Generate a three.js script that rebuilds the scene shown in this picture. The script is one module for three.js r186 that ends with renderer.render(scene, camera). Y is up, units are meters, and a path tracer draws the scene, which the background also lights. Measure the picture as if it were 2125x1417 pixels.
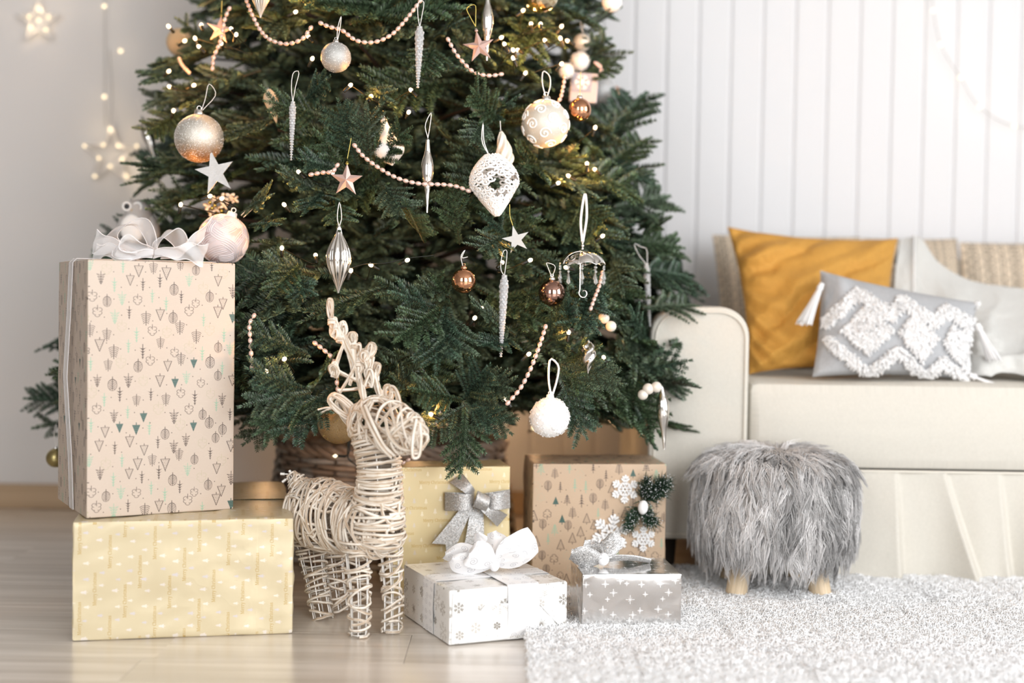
import * as THREE from 'three';
import { RectAreaLightUniformsLib } from 'three/addons/lights/RectAreaLightUniformsLib.js';
import { mergeGeometries, mergeVertices, toCreasedNormals } from 'three/addons/utils/BufferGeometryUtils.js';

// ---------------------------------------------------------------- camera, light, exposure
const F = 2800, CX = 1062.5, CY = 708.5, EYE = 0.6;
const scene = new THREE.Scene();
const camera = new THREE.PerspectiveCamera(2 * Math.atan(CY / F) * 180 / Math.PI, 2125 / 1417, 0.05, 60);
camera.position.set(0, EYE, 0);
camera.rotation.order = 'YXZ';
camera.rotation.set(-Math.atan(88.5 / F), 0, 0.015);
camera.focus = 2.5;
camera.userData.fStop = 1.25;
camera.updateMatrixWorld(true);
const renderer = new THREE.WebGLRenderer({ antialias: true });
renderer.toneMapping = THREE.LinearToneMapping;
renderer.toneMappingExposure = 6.7;
renderer.shadowMap.enabled = true;
RectAreaLightUniformsLib.init();
scene.background = new THREE.Color().setRGB(0.2, 0.21, 0.225);          // overcast sky beyond the windows
// daylight through each window opening: [centre x, y, z, width, height, target, radiance]
const ROOM = { x0: -2.3, x1: 3.1, z0: -3.73, z1: 1.25, h: 2.7 };
const WINDOWS = [
  { at: [-1.25, 1.4, ROOM.z1], w: 1.4, h: 2.2, to: [-1.25, 1.4, -3], power: 0.66 },
  { at: [1.7, 1.35, ROOM.z1], w: 2.2, h: 2.4, to: [1.7, 1.35, -3], power: 0.85 },
  { at: [ROOM.x1, 1.35, -0.9], w: 2.0, h: 2.2, to: [-2, 1.35, -0.9], power: 0.7 },
];
for (const w of WINDOWS) {
  const l = new THREE.RectAreaLight(new THREE.Color().setRGB(0.985, 0.997, 1.01), w.power, w.w, w.h);
  const inward = new THREE.Vector3(...w.to).sub(new THREE.Vector3(...w.at)).setY(0).normalize();
  l.position.set(...w.at).addScaledVector(inward, 0.02);
  l.lookAt(l.position.clone().add(inward));
  l.name = 'window_daylight';
  scene.add(l);
}

// ---------------------------------------------------------------- helpers
const V = (x = 0, y = 0, z = 0) => new THREE.Vector3(x, y, z);
const lerp = (a, b, t) => a + (b - a) * t, clamp = (x, a, b) => Math.min(b, Math.max(a, x));
const smooth = (a, b, x) => { const t = clamp((x - a) / (b - a), 0, 1); return t * t * (3 - 2 * t); };
function mulberry(s) { return () => { s = (s + 0x6d2b79f5) | 0; let t = Math.imul(s ^ (s >>> 15), 1 | s); t = (t + Math.imul(t ^ (t >>> 7), 61 | t)) ^ t; return ((t ^ (t >>> 14)) >>> 0) / 4294967296; }; }
let R = mulberry(7);
const rr = (a, b) => a + (b - a) * R();
const pick = (a) => a[Math.floor(R() * a.length)];
// a point of the room seen at that pixel of the photograph, standing at that distance z
function P(px, py, Z) {
  const d = V((px - CX) / F, -(py - CY) / F, -1).applyQuaternion(camera.quaternion);
  return V(0, EYE, 0).addScaledVector(d, -Z / d.z);
}
function onFloor(px, py, y = 0) {
  const d = V((px - CX) / F, -(py - CY) / F, -1).applyQuaternion(camera.quaternion);
  return V(0, EYE, 0).addScaledVector(d, (y - EYE) / d.y);
}
const inv = camera.matrixWorld.clone().invert();
function project(p) { const q = p.clone().applyMatrix4(inv); return [CX + F * q.x / -q.z, CY - F * q.y / -q.z, -q.z]; }
const m = (px, Z) => px * Z / F;

const used = {};
function numbered(name) { const n = used[name] = (used[name] ?? -1) + 1; return n ? name + '_' + String(n).padStart(3, '0') : name; }
function tag(o, label, category, group) { o.userData = { ...o.userData, label, category, ...(group ? { group } : {}) }; return o; }
function thing(name, label, category, at = V(), group) {
  const o = new THREE.Group(); o.name = numbered(name); o.position.copy(at); scene.add(o);
  return tag(o, label, category, group);
}
function part(name, geo, mat, parent, label) {
  const o = new THREE.Mesh(geo, mat); o.name = name; parent.add(o);
  if (label) o.userData.label = label;
  return o;
}
function struct(name, geo, mat, parent) {
  const o = geo ? new THREE.Mesh(geo, mat) : new THREE.Group(); o.name = name; o.userData.kind = 'structure'; (parent ?? scene).add(o);
  return o;
}

// mesh builder
class MB {
  constructor() { this.p = []; this.n = []; this.u = []; this.c = []; this.i = []; this.col = [1, 1, 1]; this.colored = false; }
  color(c) { this.col = c; this.colored = true; return this; }
  vert(x, y, z, nx, ny, nz, u = 0, v = 0) { this.p.push(x, y, z); this.n.push(nx, ny, nz); this.u.push(u, v); this.c.push(...this.col); return this.p.length / 3 - 1; }
  tri(a, b, c) { this.i.push(a, b, c); }
  quad(a, b, c, d) { this.i.push(a, b, c, a, c, d); }
  // swept tube; r number or f(t, k); sq flattens along the second axis; colour may be f(t)
  tube(pts, r, sides = 6, o = {}) {
    const n = pts.length, closed = o.closed, rad = typeof r === 'function' ? r : () => r;
    const T = pts.map((p, k) => { const a = closed ? pts[(k + n - 1) % n] : pts[Math.max(0, k - 1)], b = closed ? pts[(k + 1) % n] : pts[Math.min(n - 1, k + 1)]; return b.clone().sub(a).normalize(); });
    let N = o.up ? o.up.clone() : (Math.abs(T[0].y) < 0.9 ? V(0, 1, 0) : V(1, 0, 0));
    N.addScaledVector(T[0], -N.dot(T[0])).normalize();
    const rows = closed ? n + 1 : n, first = this.p.length / 3, sq = o.sq ?? 1;
    let len = 0;
    for (let k = 0; k < rows; k++) {
      const kk = k % n, p = pts[kk], t = k / (rows - 1), ra = rad(t, kk);
      if (k) { N.addScaledVector(T[kk], -N.dot(T[kk])).normalize(); len += p.distanceTo(pts[(kk + n - 1) % n]); }
      const B = T[kk].clone().cross(N);
      if (o.col && !o.bySide) this.color(o.col(t));
      for (let s = 0; s <= sides; s++) {
        if (o.bySide) this.color(o.col(t, s));
        const a = s / sides * Math.PI * 2, c = Math.cos(a), d = Math.sin(a);
        const nx = N.x * c + B.x * d, ny = N.y * c + B.y * d, nz = N.z * c + B.z * d;
        this.vert(p.x + (N.x * c + B.x * d * sq) * ra, p.y + (N.y * c + B.y * d * sq) * ra, p.z + (N.z * c + B.z * d * sq) * ra, nx, ny, nz, len, s / sides);
      }
    }
    const w = sides + 1;
    for (let k = 0; k < rows - 1; k++) for (let s = 0; s < sides; s++) { const a = first + k * w + s; this.quad(a, a + 1, a + w + 1, a + w); }
    if (!closed && !o.open) for (const end of [0, rows - 1]) {
      const q = pts[end], t = T[end], sg = end ? 1 : -1, c = this.vert(q.x, q.y, q.z, t.x * sg, t.y * sg, t.z * sg);
      for (let s = 0; s < sides; s++) { const a = first + end * w + s; end ? this.tri(a, a + 1, c) : this.tri(a + 1, a, c); }
    }
    return this;
  }
  add(geo, mat4) {
    const g = mat4 ? geo.clone().applyMatrix4(mat4) : geo, f = this.p.length / 3, a = g.attributes;
    for (let k = 0; k < a.position.count; k++) this.vert(a.position.getX(k), a.position.getY(k), a.position.getZ(k), a.normal.getX(k), a.normal.getY(k), a.normal.getZ(k), a.uv ? a.uv.getX(k) : 0, a.uv ? a.uv.getY(k) : 0);
    if (g.index) for (const k of g.index.array) this.i.push(f + k); else for (let k = 0; k < a.position.count; k++) this.i.push(f + k);
    return this;
  }
  // grid surface from f(u, v) -> Vector3, uv scaled by su, sv; flat sheets get thickness th
  grid(f, nu, nv, o = {}) {
    const sheet = (off, flip) => {
      const first = this.p.length / 3, pts = [];
      for (let b = 0; b <= nv; b++) for (let a = 0; a <= nu; a++) pts.push(f(a / nu, b / nv));
      const at = (a, b) => pts[clamp(b, 0, nv) * (nu + 1) + clamp(a, 0, nu)];
      for (let b = 0; b <= nv; b++) for (let a = 0; a <= nu; a++) {
        const L = o.wrapU && (a === 0 || a === nu) ? [at(nu - 1, b), at(1, b)] : [at(a - 1, b), at(a + 1, b)];
        const n = L[1].clone().sub(L[0]).cross(at(a, b + 1).clone().sub(at(a, b - 1))).normalize().multiplyScalar(-1);
        const p = at(a, b);
        this.vert(p.x + n.x * off, p.y + n.y * off, p.z + n.z * off, flip ? -n.x : n.x, flip ? -n.y : n.y, flip ? -n.z : n.z, a / nu * (o.su ?? 1), b / nv * (o.sv ?? 1));
      }
      for (let b = 0; b < nv; b++) for (let a = 0; a < nu; a++) { const q = first + b * (nu + 1) + a, w = nu + 1; flip ? this.quad(q, q + 1, q + w + 1, q + w) : this.quad(q, q + w, q + w + 1, q + 1); }
      return first;
    };
    const a = sheet(0, false);
    if (o.th) {
      const b = sheet(-o.th, true), w = nu + 1;
      const edge = []; for (let k = 0; k < nu; k++) edge.push([k, k + 1]); for (let k = 0; k < nv; k++) edge.push([k * w + nu, (k + 1) * w + nu]);
      for (let k = nu; k > 0; k--) edge.push([nv * w + k, nv * w + k - 1]); for (let k = nv; k > 0; k--) edge.push([k * w, (k - 1) * w]);
      for (const [s, e] of edge) this.quad(a + s, a + e, b + e, b + s);
    }
    return this;
  }
  needle(b, d, len, w, side, up) {   // a slim three-sided spike
    const q = [[1, 0], [-0.5, 0.7], [-0.5, -0.7]].map(([s, t]) => V(b.x + side.x * w * s + up.x * w * t, b.y + side.y * w * s + up.y * w * t, b.z + side.z * w * s + up.z * w * t));
    const tip = b.clone().addScaledVector(d, len), mid = q.map((p) => p.clone().lerp(tip, 0.62).addScaledVector(p.clone().sub(b), 0.75));
    for (let k = 0; k < 3; k++) {
      const e = (k + 1) % 3, n = q[k].clone().add(q[e]).addScaledVector(b, -2).normalize();
      const A = [q[k], q[e], mid[e], mid[k]].map((p) => this.vert(p.x, p.y, p.z, n.x, n.y, n.z)), t = this.vert(tip.x, tip.y, tip.z, n.x, n.y, n.z);
      this.quad(...A); this.tri(A[3], A[2], t);
    }
  }
  build(name, mat, parent, label) { return part(name, this.geo(), mat, parent, label); }
  geo() {
    const g = new THREE.BufferGeometry();
    g.setAttribute('position', new THREE.BufferAttribute(new Float32Array(this.p), 3));
    g.setAttribute('normal', new THREE.BufferAttribute(new Float32Array(this.n), 3));
    g.setAttribute('uv', new THREE.BufferAttribute(new Float32Array(this.u), 2));
    if (this.colored) g.setAttribute('color', new THREE.BufferAttribute(new Float32Array(this.c), 3));
    g.setIndex(this.i);
    return g;
  }
}
const spline = (pts, n, closed = false) => new THREE.CatmullRomCurve3(pts, closed).getPoints(n);
const M4 = (p, q = new THREE.Quaternion(), s = V(1, 1, 1)) => new THREE.Matrix4().compose(p, q, s);
// rotation whose x axis is x and whose y axis is near y
function frame(x, y) { const X = x.clone().normalize(), Z = X.clone().cross(y).normalize(), Y = Z.clone().cross(X); return new THREE.Quaternion().setFromRotationMatrix(new THREE.Matrix4().makeBasis(X, Y, Z)); }
// chamfered box with uv in metres on every face; grid n lets the faces bow by f(x, y, z, face) metres
function box(w, h, d, bev = 0.003, o = {}) {
  const mb = new MB(), n = o.n ?? 1;
  const faces = [['x', 1], ['x', -1], ['y', 1], ['y', -1], ['z', 1], ['z', -1]], S = { x: w / 2, y: h / 2, z: d / 2 };
  for (const [ax, sg] of faces) {
    const [ua, va] = ax === 'x' ? ['z', 'y'] : ax === 'y' ? ['x', 'z'] : ['x', 'y'];
    const su = S[ua] - bev, sv = S[va] - bev, us = (ax === 'x' ? -sg : ax === 'y' ? 1 : sg), vs = ax === 'y' ? -sg : 1;
    const stops = [...Array(n + 1).keys()].map((k) => k / n * 2 - 1), ring = [-1 - 1e-6, ...stops, 1 + 1e-6];
    const first = mb.p.length / 3, W = ring.length;
    for (const b of ring) for (const a of ring) {
      const q = {}, nn = { x: 0, y: 0, z: 0 }, ea = Math.abs(a) > 1, eb = Math.abs(b) > 1, k = ea && eb ? 0.577 : ea || eb ? 0.7071 : 1;
      const aa = clamp(a, -1, 1), bb = clamp(b, -1, 1);
      q[ua] = us * (su * aa + (ea ? bev * (1 - (eb ? 0.423 : 0.293)) * Math.sign(a) : 0)); q[va] = vs * (sv * bb + (eb ? bev * (1 - (ea ? 0.423 : 0.293)) * Math.sign(b) : 0));
      q[ax] = sg * (S[ax] - (ea && eb ? bev * 0.423 : ea || eb ? bev * 0.293 : 0) + (o.bow && !ea && !eb ? o.bow(aa, bb, ax + sg) : 0));
      nn[ax] = sg * k; if (ea) nn[ua] = us * Math.sign(a) * k; if (eb) nn[va] = vs * Math.sign(b) * k;
      mb.vert(q.x, q.y, q.z, nn.x, nn.y, nn.z, (aa * su + S[ua]) + (o.u0 ?? 0), (bb * sv + S[va]) + (o.v0 ?? 0));
    }
    for (let b = 0; b < W - 1; b++) for (let a = 0; a < W - 1; a++) { const q = first + b * W + a; mb.quad(q, q + 1, q + W + 1, q + W); }
  }
  let g = mb.geo();
  if (o.bow) { g.computeVertexNormals(); }
  return g;
}
const lathe = (prof, seg = 32) => new THREE.LatheGeometry(prof.map(([r, y]) => new THREE.Vector2(r, y)), seg);
// flat ribbon swept along points, its width along the side vectors, closed with thickness th
function ribbon(mb, pts, sides, width, th = 0.0008, n = 24, o = {}) {
  const c = new THREE.CatmullRomCurve3(pts), s = sides.length > 1 ? new THREE.CatmullRomCurve3(sides) : null;
  const wf = typeof width === 'function' ? width : () => width;
  mb.grid((u, v) => { const p = c.getPoint(v), d = (s ? s.getPoint(v) : sides[0].clone()).normalize(); const e = (u - 0.5) * wf(v); p.addScaledVector(d, e); if (o.warp) o.warp(p, u, v); return p; }, o.nu ?? 5, n, { th, su: o.su ?? 0.04, sv: o.sv ?? c.getLength() });
  return mb;
}

// ---------------------------------------------------------------- textures
function noise2(seed, N = 64) {
  const r = mulberry(seed), g = new Float32Array(N * N).map(() => r());
  return (x, y) => { x = ((x % N) + N) % N; y = ((y % N) + N) % N; const i = Math.floor(x), j = Math.floor(y), fx = x - i, fy = y - j, a = fx * fx * (3 - 2 * fx), b = fy * fy * (3 - 2 * fy), I = (i + 1) % N, J = (j + 1) % N; return lerp(lerp(g[j * N + i], g[j * N + I], a), lerp(g[J * N + i], g[J * N + I], a), b); };
}
const nz = noise2(11), nz2 = noise2(23), nz3 = noise2(37);
const fbm = (x, y) => 0.5 * nz(x, y) + 0.27 * nz2(x * 2, y * 2) + 0.15 * nz3(x * 4, y * 4) + 0.08 * nz(x * 8, y * 8);
function dataTex(w, h, f, srgb = true) {
  const d = new Uint8Array(w * h * 4);
  for (let y = 0; y < h; y++) for (let x = 0; x < w; x++) { const c = f(x / w, y / h, x, y), o = (y * w + x) * 4; d[o] = clamp(c[0], 0, 255); d[o + 1] = clamp(c[1], 0, 255); d[o + 2] = clamp(c[2], 0, 255); d[o + 3] = 255; }
  const t = new THREE.DataTexture(d, w, h); t.wrapS = t.wrapT = THREE.RepeatWrapping; t.magFilter = THREE.LinearFilter; if (srgb) t.colorSpace = THREE.SRGBColorSpace; t.needsUpdate = true;
  return t;
}
const grey = (v) => [v, v, v];
function canvasTex(w, h, draw, srgb = true) {
  const c = document.createElement('canvas'); c.width = w; c.height = h; draw(c.getContext('2d'), w, h);
  const t = new THREE.CanvasTexture(c); t.wrapS = t.wrapT = THREE.RepeatWrapping; t.magFilter = THREE.LinearFilter; if (srgb) t.colorSpace = THREE.SRGBColorSpace;
  return t;
}
const rep = (t, u, v, rot = 0) => { const c = t.clone(); c.repeat.set(u, v); c.rotation = rot; c.needsUpdate = true; return c; };

const std = (o) => new THREE.MeshStandardMaterial(o), phys = (o) => new THREE.MeshPhysicalMaterial(o);
const weaveBump = dataTex(128, 128, (u, v) => { const a = Math.sin(u * Math.PI * 32), b = Math.sin(v * Math.PI * 32), k = (Math.floor(u * 32) + Math.floor(v * 32)) % 2; return grey(120 + 90 * Math.abs(k ? a : b) * (0.7 + 0.3 * fbm(u * 64, v * 64))); }, false);
const linenMap = dataTex(512, 512, (u, v) => { const g = 0.5 * nz(u * 512 / 3 % 64, v * 64) + 0.5 * nz2(u * 64, v * 512 / 3 % 64), k = 240 + (g - 0.5) * 12; return [k, k * 0.985, k * 0.95]; });
const paperBump = dataTex(256, 256, (u, v) => grey(128 + 90 * (fbm(u * 8, v * 8) - 0.5) + 40 * (nz(u * 64, v * 64) - 0.5)), false);
const glitterNormal = dataTex(512, 512, (() => { const r = mulberry(5), cell = new Map(); return (u, v, x, y) => { const k = Math.floor(x / 3) + 400 * Math.floor(y / 3); if (!cell.has(k)) { const a = r() * 6.283, s = r() * 0.62; cell.set(k, [128 + 127 * Math.cos(a) * s, 128 + 127 * Math.sin(a) * s, 128 + 127 * Math.sqrt(1 - s * s)]); } return cell.get(k); }; })(), false);
const glitterMap = dataTex(512, 512, (() => { const r = mulberry(6), cell = new Map(); return (u, v, x, y) => { const k = Math.floor(x / 3) + 400 * Math.floor(y / 3); if (!cell.has(k)) { const b = 165 + 90 * r(); cell.set(k, grey(b)); } return cell.get(k); }; })());
const woodTex = dataTex(1024, 512, (u, v) => {
  const warp = fbm(u * 4, v * 8) * 1.2, g = fbm(u * 3 + warp, v * 64), fine = nz2(u * 24, v * 64 * 3 % 64), band = smooth(0.35, 0.7, nz3(u * 4 + 9, v * 32 + warp * 2));
  const k = 0.55 * g + 0.3 * band + 0.15 * fine;
  return [lerp(184, 242, k), lerp(172, 234, k), lerp(157, 224, k)];
});
// ---------------------------------------------------------------- the room
const M = {
  plaster: std({ color: new THREE.Color('#e2dedb'), roughness: 0.85 }),
  roomWall: std({ color: new THREE.Color('#847f7a'), roughness: 0.9 }),
  whiteWood: std({ color: new THREE.Color('#dddcdd'), roughness: 0.55 }),
  ceiling: std({ color: new THREE.Color('#b4b1ae'), roughness: 0.9 }),
  frame: std({ color: new THREE.Color('#f4f4f2'), roughness: 0.4 }),
  floorWood: phys({ map: rep(woodTex, 0.5, 1.25), roughness: 0.34, clearcoat: 0.8, clearcoatRoughness: 0.2, bumpMap: rep(woodTex, 0.5, 1.25), bumpScale: 0.0002 }),
  underFloor: std({ color: new THREE.Color('#5b4c3c'), roughness: 0.9 }),
  skirting: std({ map: rep(woodTex, 0.5, 1.25), color: new THREE.Color('#d9c2a6'), roughness: 0.5 }),
};
{
  const W = ROOM.x1 - ROOM.x0, D = ROOM.z1 - ROOM.z0, cx = (ROOM.x0 + ROOM.x1) / 2, cz = (ROOM.z0 + ROOM.z1) / 2;
  // floor of separate laminate planks over a dark underlay
  const floor = struct('floor');
  struct('underlay', new THREE.BoxGeometry(W + 0.3, 0.1, D + 0.3).translate(cx, -0.062, cz), M.underFloor, floor);
  const PW = 0.192, PL = 1.28, variants = [];
  for (let k = 0; k < 9; k++) variants.push(box(PL - 0.0006, 0.012, PW - 0.0006, 0.0006, { u0: k * 0.377, v0: k * 0.233 }).translate(0, -0.006, 0));
  const cut = box(PL / 2 - 0.0012, 0.012, PW - 0.0012, 0.0008, { u0: 0.9, v0: 0.1 }).translate(0, -0.006, 0);
  const rows = Math.ceil(D / PW);
  for (let r = 0; r < rows; r++) {
    const z = ROOM.z0 + PW * (r + 0.5), off = [0, 0.43, 0.86, 0.21, 0.64, 1.07][r % 6];
    for (let x = ROOM.x0 - off; x < ROOM.x1; x += PL) {
      const end = x + PL;
      if (end < ROOM.x0 + 0.1) continue;
      const p = part('plank', variants[(r * 4 + Math.round((x + 5) * 3)) % 9], M.floorWood, floor); p.position.set(x + PL / 2, 0, z);
    }
  }
  // back wall: smooth painted board at the left, tongue-and-groove planks from behind the tree to the right
  const wall = struct('wall_back');
  const split = -0.30, H = ROOM.h;
  struct('wall_core', new THREE.BoxGeometry(W + 0.3, H + 0.1, 0.1).translate(cx, H / 2, ROOM.z0 - 0.072), M.plaster, wall);
  struct('wall_board', box(split - ROOM.x0, H, 0.022, 0.001).translate((split + ROOM.x0) / 2, H / 2, ROOM.z0 - 0.011), M.plaster, wall);
  const pw = 0.0885;
  const profile = new THREE.Shape();      // a plank from above: flat face, a rounded bead and a tongue at its left
  profile.moveTo(-pw / 2, -0.02); profile.lineTo(-pw / 2, -0.006); profile.lineTo(-pw / 2 + 0.006, -0.0055); profile.quadraticCurveTo(-pw / 2 + 0.0075, 0, -pw / 2 + 0.012, 0);
  profile.lineTo(pw / 2 - 0.004, 0); profile.quadraticCurveTo(pw / 2 - 0.0008, -0.0006, pw / 2, -0.006); profile.lineTo(pw / 2, -0.02);
  const plank = new THREE.ExtrudeGeometry(profile, { depth: H, bevelEnabled: false, curveSegments: 3 }).rotateX(-Math.PI / 2);
  // extrude ran up +y; the shape's y became -z, so turn it to face the room
  plank.scale(1, 1, -1); plank.index ?? 0;
  { const a = plank.attributes.position.array, nn = plank.attributes.normal.array, uvA = plank.attributes.uv.array; for (let k = 0; k < a.length; k += 9) for (let c = 0; c < 3; c++) { let t = a[k + 3 + c]; a[k + 3 + c] = a[k + 6 + c]; a[k + 6 + c] = t; t = nn[k + 3 + c]; nn[k + 3 + c] = nn[k + 6 + c]; nn[k + 6 + c] = t; } for (let k = 0; k < a.length / 3; k++) { uvA[k * 2] = a[k * 3]; uvA[k * 2 + 1] = a[k * 3 + 1]; } plank.computeVertexNormals(); }
  for (let x = split + pw / 2; x < ROOM.x1; x += pw) { const p = part('plank', plank, M.whiteWood, wall); p.position.set(x, 0, ROOM.z0); }
  struct('baseboard_back', box(split + 0.5 - ROOM.x0, 0.068, 0.016, 0.004).translate((split + 0.5 + ROOM.x0) / 2, 0.034, ROOM.z0 + 0.009), M.skirting);
  struct('ceiling', new THREE.BoxGeometry(W + 0.3, 0.1, D + 0.3).translate(cx, H + 0.05, cz), M.ceiling);
  struct('wall_left', new THREE.BoxGeometry(0.1, H, D).translate(ROOM.x0 - 0.05, H / 2, cz), M.roomWall);
  // walls with window openings
  const holes = (name, axis, at, a0, a1, list) => {   // a wall across axis, openings [centre along, width, y0, y1]
    const w = struct(name), t = 0.1, slab = (u0, u1, y0, y1) => { if (u1 - u0 < 0.01) return; const g = new THREE.BoxGeometry(axis === 'z' ? u1 - u0 : t, y1 - y0, axis === 'z' ? t : u1 - u0); axis === 'z' ? g.translate((u0 + u1) / 2, (y0 + y1) / 2, at + t / 2) : g.translate(at + t / 2, (y0 + y1) / 2, (u0 + u1) / 2); struct('wall_panel', g, M.roomWall, w); };
    let u = a0;
    for (const [c, ww, y0, y1] of list) { slab(u, c - ww / 2, 0, H); slab(c - ww / 2, c + ww / 2, 0, y0); slab(c - ww / 2, c + ww / 2, y1, H); u = c + ww / 2; }
    slab(u, a1, 0, H);
  };
  holes('wall_front', 'z', ROOM.z1, ROOM.x0, ROOM.x1, WINDOWS.slice(0, 2).map((w) => [w.at[0], w.w, w.at[1] - w.h / 2, w.at[1] + w.h / 2]));
  holes('wall_right', 'x', ROOM.x1, ROOM.z0, ROOM.z1, [[WINDOWS[2].at[2], WINDOWS[2].w, WINDOWS[2].at[1] - WINDOWS[2].h / 2, WINDOWS[2].at[1] + WINDOWS[2].h / 2]]);
  WINDOWS.forEach((w, k) => {
    const g = struct('window_' + (k + 1)), side = w.at[0] === ROOM.x1, mb = new MB();
    for (const [x, y, ww, hh] of [[0, w.h / 2 - 0.03, w.w, 0.06], [0, -w.h / 2 + 0.03, w.w, 0.06], [-w.w / 2 + 0.03, 0, 0.06, w.h], [w.w / 2 - 0.03, 0, 0.06, w.h], [0, 0, 0.06, w.h]]) mb.add(box(ww, hh, 0.05, 0.006).translate(x, y, 0));
    struct('window_frame', mb.geo(), M.frame, g);
    g.position.set(w.at[0] + (side ? 0.06 : 0), w.at[1], w.at[2] + (side ? 0 : 0.06)); if (side) g.rotation.y = Math.PI / 2;
  });
}

// ---------------------------------------------------------------- the tree's outline, used to hang things on it
const TREE = V(-0.28, 0, -3.19);
const PROFILE = [[0.2, 0.55], [0.3, 0.66], [0.38, 0.74], [0.5, 0.75], [0.62, 0.70], [0.8, 0.62], [1.03, 0.56], [1.3, 0.49], [1.7, 0.37], [2.3, 0.16], [2.65, 0.03]];
function treeR(h) { if (h <= PROFILE[0][0]) return PROFILE[0][1]; for (let k = 1; k < PROFILE.length; k++) if (h < PROFILE[k][0]) return lerp(PROFILE[k - 1][1], PROFILE[k][1], (h - PROFILE[k - 1][0]) / (PROFILE[k][0] - PROFILE[k - 1][0])); return 0.02; }
function surf(px, py, extra = 0) {     // the nearest point of the tree's outside along that line of sight
  let best = null, gap = 1e9;
  for (let Z = 2.2; Z <= 3.35; Z += 0.004) {
    const p = P(px, py, Z), d = Math.hypot(p.x - TREE.x, p.z - TREE.z) - treeR(p.y) - extra;
    if (d <= 0) return p;
    if (d < gap) { gap = d; best = p; }
  }
  return best;
}

// ---------------------------------------------------------------- sofa
M.linen = std({ map: rep(linenMap, 5, 5), color: new THREE.Color('#dcdad6'), roughness: 0.92, bumpMap: rep(weaveBump, 14, 14), bumpScale: 0.0006 });
M.piping = std({ color: new THREE.Color('#dcd6ca'), roughness: 0.9 });
M.darkVoid = std({ color: new THREE.Color('#2b241d'), roughness: 0.9 });
const SF = { z: -2.9, back: -3.66, armL: 0.296, armR: 0.507, armTop: 0.588, seat: 0.431, base: 0.241, right: 2.45 };
{
  const sofa = thing('sofa', 'cream linen sofa with rounded arm and pleated skirt standing behind the fur stool', 'sofa', V(SF.armR, 0, SF.z));
  const X = (x) => x - SF.armR;
  const armShape = (in_) => { const s = new THREE.Shape(), l = X(SF.armL) + in_, r = -in_ * 0.5, t = SF.armTop - in_, b = 0.087 + in_, q = 0.062 - in_ * 0.4; s.moveTo(l, b); s.lineTo(r, b); s.lineTo(r, t - q); s.bezierCurveTo(r, t - q * 0.4, r - q * 0.4, t, r - q, t + 0.002); s.lineTo(l + q, t); s.bezierCurveTo(l + q * 0.4, t, l, t - q * 0.4, l, t - q); s.lineTo(l, b); return s; };
  const depth = SF.z - SF.back - 0.02;
  const arm = new THREE.ExtrudeGeometry(armShape(0.006), { depth: depth, bevelEnabled: true, bevelThickness: 0.012, bevelSize: 0.006, bevelSegments: 3, curveSegments: 10 }).translate(0, 0, -depth - 0.004);
  part('arm', arm, M.linen, sofa);
  const outline = armShape(0.012).getSpacedPoints(90).map((p) => V(p.x, p.y, 0.0105));
  new MB().tube(outline, 0.0022, 6).build('piping', M.piping, sofa);
  const back2 = armShape(0.002).getSpacedPoints(90).slice(20, 86).map((p) => V(p.x, p.y, -0.012));
  new MB().tube(back2, 0.0022, 6).build('piping', M.piping, sofa);
  const sw = SF.right - SF.armR - 0.004, sh = SF.seat - SF.base;
  const seat = box(sw, sh, 0.74, 0.022, { n: 24, bow: (a, b, f) => f === 'y1' ? 0.006 * (1 - b * b) + 0.003 * Math.sin(a * 9) : f === 'z1' ? 0.010 * (1 - b * b) + 0.003 * (fbm(a * 9 + 4, b * 3) - 0.5) : 0 }).translate(sw / 2 + 0.004, SF.base + sh / 2, -0.365);
  part('seat', seat, M.linen, sofa);
  part('seat_frame', box(sw, 0.13, 0.66, 0.01).translate(sw / 2 + 0.004, SF.base - 0.067, -0.36), M.darkVoid, sofa);
  part('backrest', box(sw - 0.05, 0.30, 0.11, 0.04, { n: 4 }).translate(sw / 2 + 0.03, SF.seat + 0.14, -0.68), M.linen, sofa);
  // skirt gathered in a few deep pleats
  const at = (px) => (px - CX) / 965 - SF.armR;
  const pleats = [[at(1862), 0.004, 0.020, 0.05], [at(1962), 0.062, 0.022, 0.035], [at(2076), 0.018, 0.018, 0.05], [at(2180), -0.02, 0.02, 0.05], [at(1700), 0.0, 0.016, 0.06], [at(2330), 0.03, 0.02, 0.04], [at(2500), 0.0, 0.02, 0.05], [at(2700), 0.03, 0.02, 0.05]];
  const skirt = new MB().grid((u, v) => {
    const x = 0.012 + u * (sw - 0.02); let z = 0.004 + v * 0.012;
    for (const [px, drift, amp, soft] of pleats) { const d = x - (px + drift * v); if (d < 0) z += 1.7 * amp * (0.22 + 0.78 * v) * Math.exp(d / soft); else { const s = smooth(0, 0.012 + 0.012 * v, d); z += lerp(1.7 * amp * (0.22 + 0.78 * v), -0.55 * amp * Math.exp(-d / (soft * 1.6)) * (0.3 + v), s); } }
    z += 0.010 * v * Math.sin(x * 31 + 2 * Math.sin(x * 11)) + 0.003 * (fbm(x * 16, v * 3) - 0.5);
    return V(x, lerp(SF.base - 0.002, 0.012 - 0.006 * Math.sin(x * 3.2), v), z);
  }, 420, 16, { th: 0.0016, su: sw, sv: 0.24 });
  skirt.build('skirt', M.linen, sofa);
  part('welt', new MB().tube([V(0.006, SF.base, 0.006), V(sw, SF.base, 0.006)], 0.003, 6).geo(), M.piping, sofa);
  for (const [x, z] of [[X(SF.armL) + 0.05, -0.06], [X(SF.armL) + 0.05, -0.68], [sw - 0.1, -0.06], [sw - 0.1, -0.68]]) part('leg', lathe([[0, 0], [0.018, 0], [0.024, 0.09], [0, 0.09]], 14).translate(x, 0, z), M.darkVoid, sofa);
}

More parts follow.
